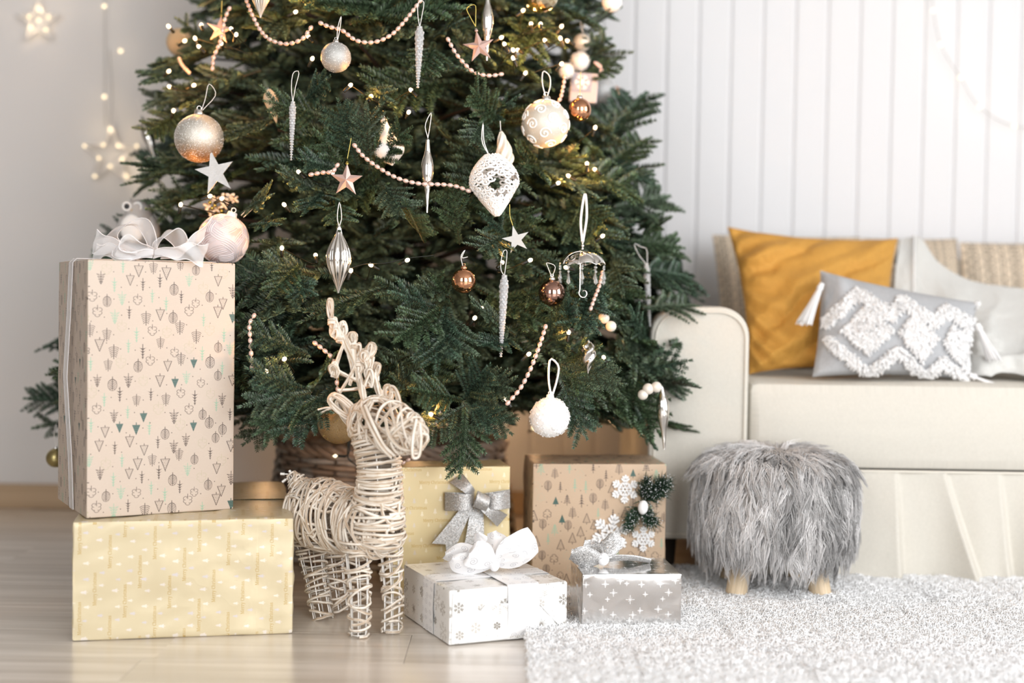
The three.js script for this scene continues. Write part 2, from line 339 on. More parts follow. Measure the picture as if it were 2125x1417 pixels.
// ---------------------------------------------------------------- cushions
// corners: top left, top right, bottom right, bottom left; swells along n
function cushion(c, n, swell, o = {}) {
  const k = o.pinch ?? 0.07, N = o.n ?? 44, kx = o.kx ?? k, ky = o.ky ?? k;
  const at = (u, v, sg) => {
    const a = u * 2 - 1, b = v * 2 - 1, A = (a * (1 - kx * (1 - b * b) * Math.abs(a)) + 1) / 2, B = (b * (1 - ky * (1 - a * a) * Math.abs(b)) + 1) / 2;
    const top = c[0].clone().lerp(c[1], A), bot = c[3].clone().lerp(c[2], A), p = top.lerp(bot, B);
    const puff = Math.pow(Math.max(0, (1 - a * a) * (1 - b * b)), 0.48) * swell * sg;
    return p.addScaledVector(n, puff + (o.wrinkle && sg ? o.wrinkle(u, v) * Math.min(1, 6 * (1 - a * a)) * Math.min(1, 6 * (1 - b * b)) : 0));
  };
  const mb = new MB(); mb.grid((u, v) => at(u, v, 1), N, N, { su: o.su ?? 1, sv: o.sv ?? 1 }); mb.grid((u, v) => at(1 - u, v, -0.55), N, N, { su: o.su ?? 1, sv: o.sv ?? 1 });
  return { geo: mb.geo(), at: (u, v) => at(u, v, 1) };
}
const clothMap = (r, g, b) => dataTex(256, 256, (u, v) => { const k = 1 + 0.05 * (nz(u * 64, v * 64) - 0.5) + 0.04 * (nz2(u * 64 * 2 % 64, v * 20) - 0.5); return [r * k, g * k, b * k]; });
const centre = (c) => c.reduce((s, p) => s.add(p), V()).multiplyScalar(1 / c.length);
function placeCushion(name, label, corners, n, swell, mat, o) {
  const base = centre(corners); base.y = Math.min(...corners.map((p) => p.y));
  const t = thing(name, label, 'cushion', base, o.group), cs = corners.map((p) => p.clone().sub(base)), q = cushion(cs, n, swell, o);
  part('cover', q.geo, mat, t);
  const edge = []; const N = 30; const f = (u, v) => { const a = q.at(u, v); return a; };
  for (let k = 0; k < N; k++) edge.push(f(k / N, 0)); for (let k = 0; k < N; k++) edge.push(f(1, k / N)); for (let k = N; k > 0; k--) edge.push(f(k / N, 1)); for (let k = N; k > 0; k--) edge.push(f(0, k / N));
  if (o.seam) new MB().tube(edge, 0.0022, 5, { closed: true }).build('seam', o.seam, t);
  return { t, at: q.at };
}
const wovenMap = dataTex(256, 256, (u, v) => {
  const n = 8, x = u * n, y = v * n, i = Math.floor(x), j = Math.floor(y), over = (i + j) % 2, fx = x - i - 0.5, fy = y - j - 0.5;
  const gap = Math.max(Math.abs(fx), Math.abs(fy)) > 0.4, s = over ? 0.8 + 0.25 * nz(x * 2 % 64, y * 8 % 64) : 0.75 + 0.25 * nz(x * 8 % 64, y * 2 % 64), k = gap && (i * 7 + j * 3) % 3 ? 0.42 : s;
  return [222 * k + 22, 204 * k + 20, 178 * k + 20];
});
const wovenBump = dataTex(256, 256, (u, v) => { const n = 8, x = u * n, y = v * n, i = Math.floor(x), j = Math.floor(y), fx = x - i - 0.5, fy = y - j - 0.5, over = (i + j) % 2; return grey(255 * (over ? Math.cos(fx * 2.6) * (0.75 + 0.25 * Math.cos(fy * 3)) : Math.cos(fy * 2.6) * (0.75 + 0.25 * Math.cos(fx * 3)))); }, false);
M.woven = std({ map: rep(wovenMap, 4.4, 3.3), roughness: 0.9, bumpMap: rep(wovenBump, 4.4, 3.3), bumpScale: 0.004 });
M.mustard = phys({ map: rep(clothMap(194, 143, 62), 2, 2), roughness: 0.8, sheen: 0.5, sheenColor: new THREE.Color('#e0bd80'), sheenRoughness: 0.5, bumpMap: rep(weaveBump, 6, 6), bumpScale: 0.0003 });
M.greyCloth = std({ map: rep(clothMap(172, 173, 175), 2, 2), roughness: 0.92, bumpMap: rep(weaveBump, 6, 6), bumpScale: 0.0004 });
M.tuft = phys({ color: new THREE.Color('#ecebea'), roughness: 0.9, sheen: 0.4, sheenColor: new THREE.Color('#ffffff') });
M.throwCloth = std({ map: rep(linenMap, 3, 3), color: new THREE.Color('#dcdee1'), roughness: 0.95, bumpMap: rep(weaveBump, 12, 12), bumpScale: 0.0006 });
{
  const lean = V(0.02, 0.28, 1).normalize();
  const bottom = (px, Z) => V(P(px, 700, Z).x, SF.seat + 0.006, -Z);
  placeCushion('woven_cushion', 'basket-weave tan cushion behind the mustard cushion at the sofa arm', [P(1478, 487, 3.56), P(1786, 492, 3.56), bottom(1786, 3.42), bottom(1505, 3.42)], lean, 0.045, M.woven, { pinch: 0.02, ky: 0.02 });
  placeCushion('woven_cushion', 'basket-weave tan cushion whose corner shows between mustard cushion and grey throw', [P(1790, 494, 3.57), P(1986, 495, 3.57), bottom(2010, 3.42), bottom(1790, 3.42)], lean, 0.045, M.woven, { pinch: 0.02 });
  placeCushion('woven_cushion', 'basket-weave tan cushion at the right end above the draped throw', [P(1991, 503, 3.55), P(2360, 505, 3.55), bottom(2360, 3.40), bottom(2000, 3.40)], lean, 0.05, M.woven, { pinch: 0.02 });
  const fold = (u, v) => {
    const d1 = u * 0.75 + v * 1.1, s = (c, w, a) => a * Math.exp(-Math.pow((d1 - c + 0.16 * (fbm(u * 5, v * 5) - 0.5)) / w, 2)), fan = Math.sin(26 * (v - 0.35) / (0.5 + u * 1.4)) * Math.exp(-u * 2.4);
    return 0.009 * fan + s(0.35, 0.05, 0.012) - s(0.46, 0.04, 0.009) + s(0.75, 0.06, 0.009) - s(0.88, 0.045, 0.010) + s(1.12, 0.07, 0.012) - s(1.25, 0.05, 0.008) + 0.008 * Math.sin(18 * (u - 0.55 * (1 - v))) * Math.exp(-v * 3.2) + 0.007 * (fbm(u * 6, v * 6) - 0.5) + (v > 0.86 ? 0.01 * Math.sin(u * 30) * (v - 0.86) / 0.14 : 0);
  };
  placeCushion('mustard_cushion', 'mustard yellow velvet cushion leaning in the corner of the sofa', [P(1509, 470, 3.27), P(1863, 494, 3.3), bottom(1850, 3.10), bottom(1556, 3.06)], V(-0.05, 0.22, 1).normalize(), 0.075, M.mustard, { pinch: 0.09, kx: 0.075, ky: 0.1, wrinkle: fold, n: 90 });

  // grey cushion with raised white tufting and tassels
  const pc = [P(1702, 561, 3.06), P(2030, 628, 3.02), bottom(2010, 2.955), bottom(1688, 2.965)]; pc[2].y = pc[3].y = SF.seat + 0.008;
  const pn = V(-0.08, 0.2, 1).normalize();
  const g = placeCushion('tufted_cushion', 'grey cushion with white tufted zigzags and diamonds and corner tassels', pc, pn, 0.062, M.greyCloth, { pinch: 0.06, kx: 0.04, ky: 0.07, n: 60, wrinkle: (u, v) => 0.01 * Math.exp(-Math.pow((u - 0.12) / 0.05, 2)) * (1 - v) - 0.006 * Math.exp(-Math.pow((u - 0.2) / 0.05, 2)) * (1 - v) + 0.006 * Math.sin(v * 20) * Math.exp(-u * 9) });
  // tufting laid out on the cover in pixels of a close look, brought to the cover's own u, v
  const base = g.t.position, toUV = (x, y) => {
    const q = [1640 + x / 4.38, 540 + y / 4.38]; let u = 0.5, v = 0.5;
    for (let it = 0; it < 25; it++) { const f = (a, b) => { const w = project(g.at(a, b).add(base)); return [w[0] - q[0], w[1] - q[1]]; }; const e = f(u, v), eu = f(u + 0.01, v), ev = f(u, v + 0.01), J = [(eu[0] - e[0]) / 0.01, (ev[0] - e[0]) / 0.01, (eu[1] - e[1]) / 0.01, (ev[1] - e[1]) / 0.01], D = J[0] * J[3] - J[1] * J[2]; u = clamp(u - (e[0] * J[3] - e[1] * J[1]) / D, 0.005, 0.99); v = clamp(v - (J[0] * e[1] - J[2] * e[0]) / D, 0.005, 0.99); }
    return [u, v];
  };
  R = mulberry(101);
  const loops = (test, x0, y0, x1, y1, step) => {
    const mb = new MB();
    for (let y = y0; y < y1; y += step) for (let x = x0; x < x1; x += step) {
      const jx = x + rr(-0.5, 0.5) * step, jy = y + rr(-0.5, 0.5) * step;
      if (!test(jx, jy)) continue;
      const [u, v] = toUV(jx, jy), p = g.at(u, v), h = rr(0.006, 0.011), a = rr(0, 6.283), d = V(Math.cos(a) * 0.6, -0.35 + Math.sin(a) * 0.6, 0.1).multiplyScalar(0.006);
      mb.tube([p, p.clone().addScaledVector(pn, h * 0.7).addScaledVector(d, 0.25), p.clone().addScaledVector(pn, h).addScaledVector(d, 0.8), p.clone().addScaledVector(pn, h * 0.85).addScaledVector(d, 1.4), p.clone().addScaledVector(pn, h * 0.5).addScaledVector(d, 1.7)], (t) => 0.0021 * (1 - 0.25 * t), 5);
    }
    return mb;
  };
  const seg = (pts, w) => (x, y) => { for (let k = 0; k + 1 < pts.length; k++) { const [ax, ay] = pts[k], [bx, by] = pts[k + 1], t = clamp(((x - ax) * (bx - ax) + (y - ay) * (by - ay)) / ((bx - ax) ** 2 + (by - ay) ** 2), 0, 1); if (Math.hypot(x - ax - (bx - ax) * t, y - ay - (by - ay) * t) < w) return true; } return false; };
  const poly = (pts) => (x, y) => { let c = false; for (let i = 0, j = pts.length - 1; i < pts.length; j = i++) { const [xi, yi] = pts[i], [xj, yj] = pts[j]; if ((yi > y) !== (yj > y) && x < (xj - xi) * (y - yi) / (yj - yi) + xi) c = !c; } return c; };
  const tufts = [seg([[330, 560], [610, 300], [930, 500], [1010, 370], [1310, 560], [1410, 450], [1600, 560], [1660, 700]], 52), poly([[700, 395], [945, 640], [700, 855], [455, 640]]), poly([[1110, 490], [1350, 700], [1190, 935], [985, 660]]), poly([[1470, 590], [1630, 690], [1600, 1030], [1390, 750]]), seg([[345, 735], [715, 1035], [975, 825], [1215, 1065], [1390, 920], [1560, 1060], [1680, 1080]], 46)];
  for (const t of tufts) loops(t, 260, 240, 1720, 1130, 11.5).build('tufting', M.tuft, g.t, 'raised white tufting');
  const tassel = (px, py, Z, a, len) => {
    const p = P(px, py, Z).sub(base), d = V(Math.sin(a), -Math.cos(a), 0.1).normalize(), mb = new MB();
    mb.tube([p, p.clone().addScaledVector(d, 0.008)], 0.006, 8); mb.tube([p.clone().addScaledVector(d, 0.008), p.clone().addScaledVector(d, 0.014)], 0.0075, 8);
    for (let k = 0; k < 60; k++) { const w = rr(0, 6.283), s = Math.sqrt(R()) * 0.011, e = V(Math.cos(w) * s, 0, Math.sin(w) * s), t = p.clone().addScaledVector(d, 0.012); mb.tube([t.clone().addScaledVector(e, 0.4), t.clone().addScaledVector(d, len * 0.5).addScaledVector(e, 0.9), t.clone().addScaledVector(d, len * rr(0.9, 1.05)).addScaledVector(e, 1.6)], 0.0016, 4); }
    mb.build('tassel', M.tuft, g.t, 'white yarn tassel');
  };
  tassel(1706, 588, 3.0, -0.42, 0.088); tassel(2028, 672, 2.97, 0.42, 0.075); tassel(2012, 778, 2.94, 1.2, 0.06);

  // pale throw over a cushion, falling to the seat
  const top = spline([P(1868, 497, 3.36), P(1905, 492, 3.36), P(1950, 545, 3.32), P(2010, 580, 3.30), P(2070, 592, 3.30), P(2160, 600, 3.3), P(2300, 590, 3.32)], 60);
  const low = spline([P(1852, 640, 3.12), P(1900, 700, 3.10), P(1960, 720, 3.06), P(2020, 700, 3.05), P(2080, 705, 3.06), P(2170, 705, 3.08), P(2300, 700, 3.1)], 60);
  const foot = spline([V(P(1850, 785, 3.12).x, SF.seat + 0.012, -3.14), V(P(1930, 785, 3.06).x, SF.seat + 0.014, -3.06), V(P(2010, 785, 2.98).x, SF.seat + 0.014, -2.975), V(P(2090, 785, 2.95).x, SF.seat + 0.014, -2.96), V(P(2190, 785, 2.95).x, SF.seat + 0.014, -2.96), V(P(2300, 785, 2.95).x, SF.seat + 0.014, -2.96)], 60);
  const bent = (u, v) => { const k = u * 60, i = Math.min(59, Math.floor(k)), f = k - i, T = top[i].clone().lerp(top[i + 1], f), L = low[i].clone().lerp(low[i + 1], f), Ft = foot[i].clone().lerp(foot[i + 1], f); if (v < 0.12) { const back = T.clone().add(V(0, -0.06, -0.05)); return back.lerp(T.clone().add(V(0, 0.004, 0)), v / 0.12); } const t = (v - 0.12) / 0.88; const a = T.clone().lerp(L, t), b = L.clone().lerp(Ft, t); return a.lerp(b, t); };
  const tg = thing('throw_blanket', 'pale grey linen throw draped over a cushion and the sofa seat', 'blanket', V(0.95, SF.seat, -3.1));
  new MB().grid((u, v) => {
    const p = bent(u, v).sub(tg.position), w = v * (1 - 0.25 * v);
    const f = 0.022 * Math.sin(u * 25 + v * 6 + 5 * fbm(u * 4, v * 4)) * w + 0.018 * Math.sin(u * 11 - v * 8) * w + 0.016 * (fbm(u * 6, v * 6) - 0.5) * (0.3 + w);
    const ridge = 0.02 * Math.exp(-Math.pow((v - 0.86 - 0.05 * Math.sin(u * 14)) / 0.05, 2));
    return p.add(V(0, Math.max(0, ridge) + Math.abs(f) * 0.3, f));
  }, 130, 90, { th: 0.002, su: 1, sv: 0.6 }).build('cloth', M.throwCloth, tg);
  const sm = []; for (let k = 0; k <= 40; k++) sm.push(bent(0.125 + 0.02 * k / 40, 0.12 + 0.6 * k / 40).sub(tg.position).add(V(0, 0.004, 0.006)));
  new MB().tube(sm, 0.0022, 5).build('hem', M.tuft, tg);
}

// ---------------------------------------------------------------- fur stool
M.fur = phys({ color: new THREE.Color('#ffffff'), roughness: 0.62, sheen: 0.3, sheenColor: new THREE.Color('#ffffff'), vertexColors: true });
M.furBase = std({ color: new THREE.Color('#b5b0ab'), roughness: 0.95 });
M.paleWood = std({ map: rep(woodTex, 3, 3), color: new THREE.Color('#fff0d6'), roughness: 0.5 });
{
  R = mulberry(31);
  const c = V(P(1613, 700, 2.76).x, 0, -2.76);
  const st = thing('fur_stool', 'round grey long-haired fur stool on short pale wooden legs', 'stool', c);
  const r0 = 0.152, y0 = 0.118, y1 = 0.283;
  part('cushion', lathe([[0, y0 - 0.02], [r0 - 0.03, y0 - 0.02], [r0, y0 + 0.01], [r0 + 0.004, (y0 + y1) / 2], [r0, y1 - 0.04], [r0 - 0.014, y1 - 0.012], [r0 - 0.05, y1], [0, y1 + 0.006]], 40), M.furBase, st);
  for (const [a] of [[2.45], [0.72], [-0.9], [-2.3]].map(([q]) => [q])) {
    const dx = Math.cos(a), dz = Math.sin(a), top = V(dx * 0.085, y0, dz * 0.085), foot = V(dx * 0.112, 0.014, dz * 0.112), k = top.clone().sub(foot).normalize();
    new MB().tube([foot, foot.clone().addScaledVector(k, 0.002), top], (t) => 0.0195 + 0.004 * t - (t < 0.01 ? 0.002 : 0), 18).build('leg', M.paleWood, st);
  }
  // every hair a slim three-sided strand rooted on the hide, gathered into locks that fall along it
  const fur = new MB(), N = 2700;
  for (let k = 0; k < N; k++) {
    const side = R() < 0.68; let p, n, d;
    if (side) {
      const a = rr(0, Math.PI * 2), y = rr(y0 - 0.012, y1 - 0.008), up = smooth(y1 - 0.07, y1, y), low = 1 - smooth(y0 - 0.01, y0 + 0.05, y);
      n = V(Math.cos(a), up * 0.8, Math.sin(a)).normalize(); p = V(Math.cos(a) * (r0 - up * 0.016 - low * 0.012), y, Math.sin(a) * (r0 - up * 0.016 - low * 0.012));
      const sway = 1.3 * (fbm(a * 4 + 8, y * 26) - 0.5) + 0.9 * (nz2(a * 16, y * 50) - 0.5) + rr(-0.22, 0.22);
      d = V(-Math.sin(a) * sway, -1, Math.cos(a) * sway).addScaledVector(n, 0.10 + 0.35 * up - 0.14 * low + rr(-0.05, 0.1));
    } else {
      const a = rr(0, Math.PI * 2), q = Math.sqrt(R()) * (r0 - 0.008), f = q / r0; p = V(Math.cos(a) * q, y1 + 0.004 - 0.022 * f ** 4, Math.sin(a) * q); n = V(Math.cos(a) * 0.5 * f, 1, Math.sin(a) * 0.5 * f).normalize();
      const sw = a + 3.2 * (fbm(p.x * 22 + 5, p.z * 22 + 5) - 0.5) + rr(-0.4, 0.4); d = V(Math.cos(sw), 0.22 - 1.5 * f ** 3 + rr(-0.12, 0.12), Math.sin(sw));
    }
    d.normalize();
    const tone = clamp(0.66 + 1.1 * (fbm(p.x * 26 + 3, p.y * 12 + p.z * 26 + 7) - 0.5) + rr(-0.16, 0.16), 0.22, 0.9), x = n.clone().cross(d).normalize(), L = rr(0.040, 0.064) * (side ? 1 : 0.9), lift = rr(0.007, 0.018), curl = rr(-0.012, 0.012);
    for (let q = 0; q < 12; q++) {
      const o = rr(-1, 1) * 0.009, o2 = rr(-1, 1) * 0.009, root = p.clone().addScaledVector(x, o).addScaledVector(d, o2), l = L * rr(0.8, 1.08), tn = tone * rr(0.88, 1.08);
      fur.tube([root, root.clone().addScaledVector(n, lift * rr(0.8, 1.2)).addScaledVector(d, l * 0.4).addScaledVector(x, -o * 0.25), root.clone().addScaledVector(n, lift * rr(0.5, 0.9)).addScaledVector(d, l).addScaledVector(x, -o * 0.75 + curl).add(V(0, -0.004, 0))], (t) => 0.00110 * (1 - 0.8 * t), 3, { col: () => [tn, tn * 0.975, tn * 0.96], open: true });
    }
  }
  fur.build('fur', M.fur, st).userData.kind = 'stuff';
}

// ---------------------------------------------------------------- rug
const FOOT = [];     // things standing on the rug, kept clear of pile: [cx, cz, yaw, half width, half depth]
M.pile = std({ color: new THREE.Color('#ffffff'), roughness: 1 });
const RUG = { x0: 0.035, x1: 1.75, z0: -2.965, z1: -1.75 };
function buildRug() {
  R = mulberry(77);
  const rug = thing('shag_rug', 'white shaggy rug in front of the sofa under the fur stool', 'rug', V((RUG.x0 + RUG.x1) / 2, 0, (RUG.z0 + RUG.z1) / 2));
  const W = RUG.x1 - RUG.x0, D = RUG.z1 - RUG.z0;
  part('backing', box(W, 0.006, D, 0.002).translate(0, 0.003, 0), std({ color: new THREE.Color('#e9e6e1'), roughness: 0.95 }), rug);
  // the pile is laid in square patches of curled loops
  const mb = new MB(), PATCH = 0.09, per = 11;
  for (let i = 0; i < per; i++) for (let j = 0; j < per; j++) for (let k = 0; k < 11; k++) {
    const a = rr(0, 6.283), b = a + rr(-1.8, 1.8), s = rr(0.0025, 0.0055), h = rr(0.012, 0.018) * (0.85 + 0.3 * nz(i * 0.7, j * 0.7)), q = V(((i + rr(0, 1)) / per - 0.5) * PATCH, 0, ((j + rr(0, 1)) / per - 0.5) * PATCH);
    mb.tube([q, V(q.x + Math.cos(a) * s * 0.4, h * 0.6, q.z + Math.sin(a) * s * 0.4), V(q.x + Math.cos(a) * s, h, q.z + Math.sin(a) * s), V(q.x + Math.cos(b) * s * 1.7, h * rr(0.6, 0.95), q.z + Math.sin(b) * s * 1.7)], (t) => 0.00125 * (1 - 0.3 * t), 4);
  }
  const spots = [];
  for (let x = RUG.x0 + PATCH / 2; x < RUG.x1; x += PATCH) for (let z = RUG.z0 + PATCH / 2; z < RUG.z1; z += PATCH) spots.push([x, z]);
  const inst = new THREE.InstancedMesh(mb.geo(), M.pile, spots.length); inst.name = 'pile'; inst.userData.kind = 'stuff';
  const q = new THREE.Quaternion(), up = V(0, 1, 0);
  spots.forEach(([x, z], k) => inst.setMatrixAt(k, M4(V(x - rug.position.x, 0.004, z - rug.position.z), q.setFromAxisAngle(up, Math.floor(rr(0, 4)) * Math.PI / 2), V(1, rr(0.85, 1.15), 1))));
  rug.add(inst);
}
// ---------------------------------------------------------------- wrapping papers
function motif(g, kind, x, y, s) {      // one printed tree, standing on (x, y), s high
  g.save(); g.translate(x, y); g.scale(s / 100 * 1.28, s / 100); g.lineCap = 'round'; g.lineJoin = 'round';
  const brown = '#4d3b30', green = '#8fae93', dark = '#22423a', line = (pts, w, c) => { g.strokeStyle = c; g.lineWidth = w; g.beginPath(); pts.forEach(([a, b], k) => k ? g.lineTo(a, b) : g.moveTo(a, b)); g.stroke(); };
  if (kind === 'pine' || kind === 'greenpine') { const c = kind === 'pine' ? brown : green; line([[0, 0], [0, -96]], 4, c); for (let k = 0; k < 4; k++) { const b = -20 - k * 20, w = 27 - k * 5.5; g.fillStyle = c; g.beginPath(); g.moveTo(-w, b); g.quadraticCurveTo(-w * 0.4, b - 6, 0, b - 24); g.quadraticCurveTo(w * 0.4, b - 6, w, b); g.quadraticCurveTo(w * 0.5, b - 7, 0, b - 8); g.quadraticCurveTo(-w * 0.5, b - 7, -w, b); g.fill(); } }
  if (kind === 'ribs') { line([[0, 0], [0, -98]], 4, brown); for (let k = 0; k < 6; k++) for (const q of [-1, 1]) { const b = -18 - k * 12, w = 26 - k * 2.6; g.strokeStyle = brown; g.lineWidth = 3.4; g.beginPath(); g.moveTo(0, b); g.quadraticCurveTo(q * w * 0.7, b + 4, q * w, b - 9); g.stroke(); } }
  if (kind === 'twig') { line([[0, 0], [0, -92]], 4, brown); for (let k = 0; k < 6; k++) for (const q of [-1, 1]) line([[0, -16 - k * 12], [q * (22 - k * 1.6), -34 - k * 11]], 3.2, brown); g.strokeStyle = brown; g.lineWidth = 2.4; g.beginPath(); g.ellipse(0, -56, 24, 40, 0, 0, 7); g.stroke(); }
  if (kind === 'wire' || kind === 'greenwire') { const c = kind === 'wire' ? brown : green; line([[0, 0], [0, -98]], 3.4, c); for (let k = 0; k < 4; k++) { const b = -22 - k * 19, w = 25 - k * 5; line([[-w, b], [0, b - 22], [w, b], [0, b - 6], [-w, b]], 3, c); } }
  if (kind === 'triangle') { line([[-25, -16], [0, -96], [25, -16], [-25, -16]], 3.6, brown); line([[0, 0], [0, -16]], 4, brown); g.fillStyle = brown; for (let r = 0; r < 5; r++) for (let k = -r; k <= r; k += 2) { g.beginPath(); g.arc(k * 4.6, -74 + r * 12, 2.2, 0, 7); g.fill(); } }
  if (kind === 'solid') { g.fillStyle = dark; g.beginPath(); g.moveTo(-25, -18); g.lineTo(0, -98); g.lineTo(25, -18); g.fill(); line([[0, 0], [0, -18]], 5, dark); for (let k = 0; k < 4; k++) line([[-20 + k * 4, -27 - k * 14], [20 - k * 4, -27 - k * 14]], 2.6, '#6f9384'); }
  if (kind === 'bush' || kind === 'palebush') { const c = kind === 'bush' ? brown : '#b7a98f'; g.strokeStyle = c; g.lineWidth = 3.4; g.beginPath(); for (const [a, b, q, s0, s1] of [[-13, -34, 14, 1.2, 4.9], [-11, -58, 15, 2.6, 5], [0, -74, 15, 3.4, 6.1], [12, -57, 15, 4.6, 6.9], [13, -34, 14, 4.8, 8.2]]) { g.moveTo(a + q * Math.cos(s0), b + q * Math.sin(s0)); g.arc(a, b, q, s0, s1); } g.stroke(); line([[0, 0], [0, -40]], 3.4, c); line([[0, -18], [9, -32]], 3, c); }
  g.restore();
}
const kinds = ['pine', 'greenpine', 'triangle', 'ribs', 'bush', 'wire', 'greenwire', 'twig', 'solid', 'pine', 'palebush', 'greenpine', 'triangle', 'ribs'];
const kraftPrint = (bg, seed, flip) => canvasTex(1536, 1536, (g, w, h) => {
  const r = mulberry(seed); g.fillStyle = bg; g.fillRect(0, 0, w, h);
  for (let k = 0; k < 5200; k++) { g.fillStyle = r() < 0.5 ? 'rgba(120,90,60,0.05)' : 'rgba(255,250,240,0.06)'; g.fillRect(r() * w, r() * h, 2 + r() * 26, 1 + r() * 2); }
  const n = 13, m8 = 12, cw = w / n, ch = h / m8;
  for (let j = -1; j <= m8; j++) for (let i = -1; i <= n; i++) {
    const q = mulberry(seed * 77 + ((i + n) % n) * 131 + ((j + m8) % m8) * 17); let kd = kinds[Math.floor(q() * kinds.length)];
    const x = (i + 0.5 + (j % 2 ? 0.25 : -0.25) + (q() - 0.5) * 0.24) * cw, y = (j + 0.9 + (q() - 0.5) * 0.36 + (i % 2 ? 0.2 : -0.14)) * ch;
    g.save(); if (flip) { g.translate(x, y - 48); g.rotate(Math.PI); g.translate(-x, -y + 48); } motif(g, kd, x, y, 96 + 20 * q() - (kd === 'bush' || kd === 'solid' ? 12 : 0)); g.restore();
    if (q() < 0.7) { g.fillStyle = '#4a3a2c'; g.beginPath(); g.arc(x + cw * 0.45, y - ch * 0.5 * q(), 4, 0, 7); g.fill(); }
  }
});
const goldPrint = canvasTex(1120, 800, (g, w, h) => {
  const r = mulberry(12); g.fillStyle = '#e6dcbf'; g.fillRect(0, 0, w, h);
  const rows = 8, rh = h / rows;
  g.textBaseline = 'middle'; g.textAlign = 'center';
  for (let j = 0; j < rows; j++) for (let i = -1; i < 4; i++) {
    const x = (i * 0.5 + [0.14, 0.32, 0.05, 0.24, 0.42, 0.1, 0.29, 0.46][j]) * w, y = (j + 0.5) * rh;
    g.font = '33px serif'; g.fillStyle = '#c9aa64'; g.fillText('Merry Christmas', x, y, 232);
  }
  for (let j = 0; j < rows; j++) for (let i = 0; i < 11; i++) {
    const x = (i + 0.25 + 0.5 * (j % 2) + (r() - 0.5) * 0.3) * w / 11, y = (j + 0.98 + (r() - 0.5) * 0.3) * rh, s = 21 + 10 * r(); g.fillStyle = ['#f4f0ee', '#e3dfe6', '#f7f4ec'][i % 3];
    for (const oy of [0, -h]) { g.beginPath(); g.moveTo(x, y - s + oy); g.lineTo(x + s * 0.34, y - s * 0.4 + oy); g.lineTo(x + s * 0.2, y - s * 0.4 + oy); g.lineTo(x + s * 0.5, y + s * 0.4 + oy); g.lineTo(x - s * 0.5, y + s * 0.4 + oy); g.lineTo(x - s * 0.2, y - s * 0.4 + oy); g.lineTo(x - s * 0.34, y - s * 0.4 + oy); g.fill(); g.fillRect(x - 2, y + s * 0.4 + oy, 4, s * 0.35); }
  }
});
function flake(g, x, y, s, c, lw) { g.save(); g.translate(x, y); g.strokeStyle = c; g.lineWidth = lw; g.lineCap = 'round'; for (let k = 0; k < 6; k++) { g.rotate(Math.PI / 3); g.beginPath(); g.moveTo(0, 0); g.lineTo(0, -s); for (const t of [0.45, 0.7, 0.9]) for (const q of [-1, 1]) { g.moveTo(0, -s * t); g.lineTo(q * s * 0.26, -s * (t + 0.2)); } g.stroke(); } g.restore(); }
const flakePrint = canvasTex(1024, 1024, (g, w, h) => {
  const r = mulberry(41); g.fillStyle = '#f4f3f1'; g.fillRect(0, 0, w, h);
  for (let j = 0; j < 5; j++) for (let i = 0; i < 5; i++) { const x = (i + 0.5 + (r() - 0.5) * 0.4) * w / 5, y = (j + 0.5 + (r() - 0.5) * 0.4) * h / 5, s = [30, 62, 44, 84, 36][(i * 3 + j * 2) % 5], c = ['#aaa49c', '#c3beb7', '#8f8981'][(i + j) % 3]; if ((i + 2 * j) % 4 === 1) { g.strokeStyle = c; g.lineWidth = 5; for (let k = 0; k < 16; k++) { g.beginPath(); g.moveTo(x, y); g.lineTo(x + Math.cos(k * Math.PI / 8) * s * (k % 2 ? 0.6 : 0.85), y + Math.sin(k * Math.PI / 8) * s * (k % 2 ? 0.6 : 0.85)); g.stroke(); } } else flake(g, x, y, s, c, 6); }
  for (let k = 0; k < 120; k++) { g.fillStyle = '#bdb7b0'; g.beginPath(); g.arc(r() * w, r() * h, 2 + 4 * r(), 0, 7); g.fill(); }
});
const scrollPrint = canvasTex(512, 512, (g, w, h) => {
  const r = mulberry(4); g.fillStyle = '#f3f2f2'; g.fillRect(0, 0, w, h); g.lineCap = 'round';
  for (let k = 0; k < 16; k++) { const x = (k % 4 + 0.5 + 0.3 * (r() - 0.5)) * w / 4, y = (Math.floor(k / 4) + 0.5 + 0.3 * (r() - 0.5)) * h / 4, s = 34 + 16 * r(), q = r() < 0.5 ? -1 : 1, a0 = r() * 6; g.strokeStyle = '#c9c8cb'; g.lineWidth = 7; g.beginPath(); for (let t = 0; t < 11; t += 0.2) { const d = s * (1 - t / 12); g.lineTo(x + q * Math.cos(a0 + t) * d, y + Math.sin(a0 + t) * d); } g.stroke(); }
});
const starPrint = (bg, fg) => canvasTex(512, 512, (g, w, h) => { const r = mulberry(8); g.fillStyle = bg; g.fillRect(0, 0, w, h); for (let k = 0; k < 16; k++) { const x = (k % 4 + 0.5 + 0.7 * (r() - 0.5)) * w / 4, y = (Math.floor(k / 4) + 0.5 + 0.7 * (r() - 0.5)) * h / 4, s = 18 + 26 * r(); g.strokeStyle = fg; g.lineCap = 'round'; for (let q = 0; q < 8; q++) { g.lineWidth = q % 2 ? 3.5 : 6; const a = q * Math.PI / 4; g.beginPath(); g.moveTo(x, y); g.lineTo(x + Math.cos(a) * s * (q % 2 ? 0.6 : 1), y + Math.sin(a) * s * (q % 2 ? 0.6 : 1)); g.stroke(); } } });
const kraftA = kraftPrint('#c3b1a0', 3, true), kraftB = kraftPrint('#c0a68a', 9, false);
const foilStars = starPrint('rgb(0,34,250)', 'rgb(0,80,120)'); foilStars.colorSpace = THREE.NoColorSpace;
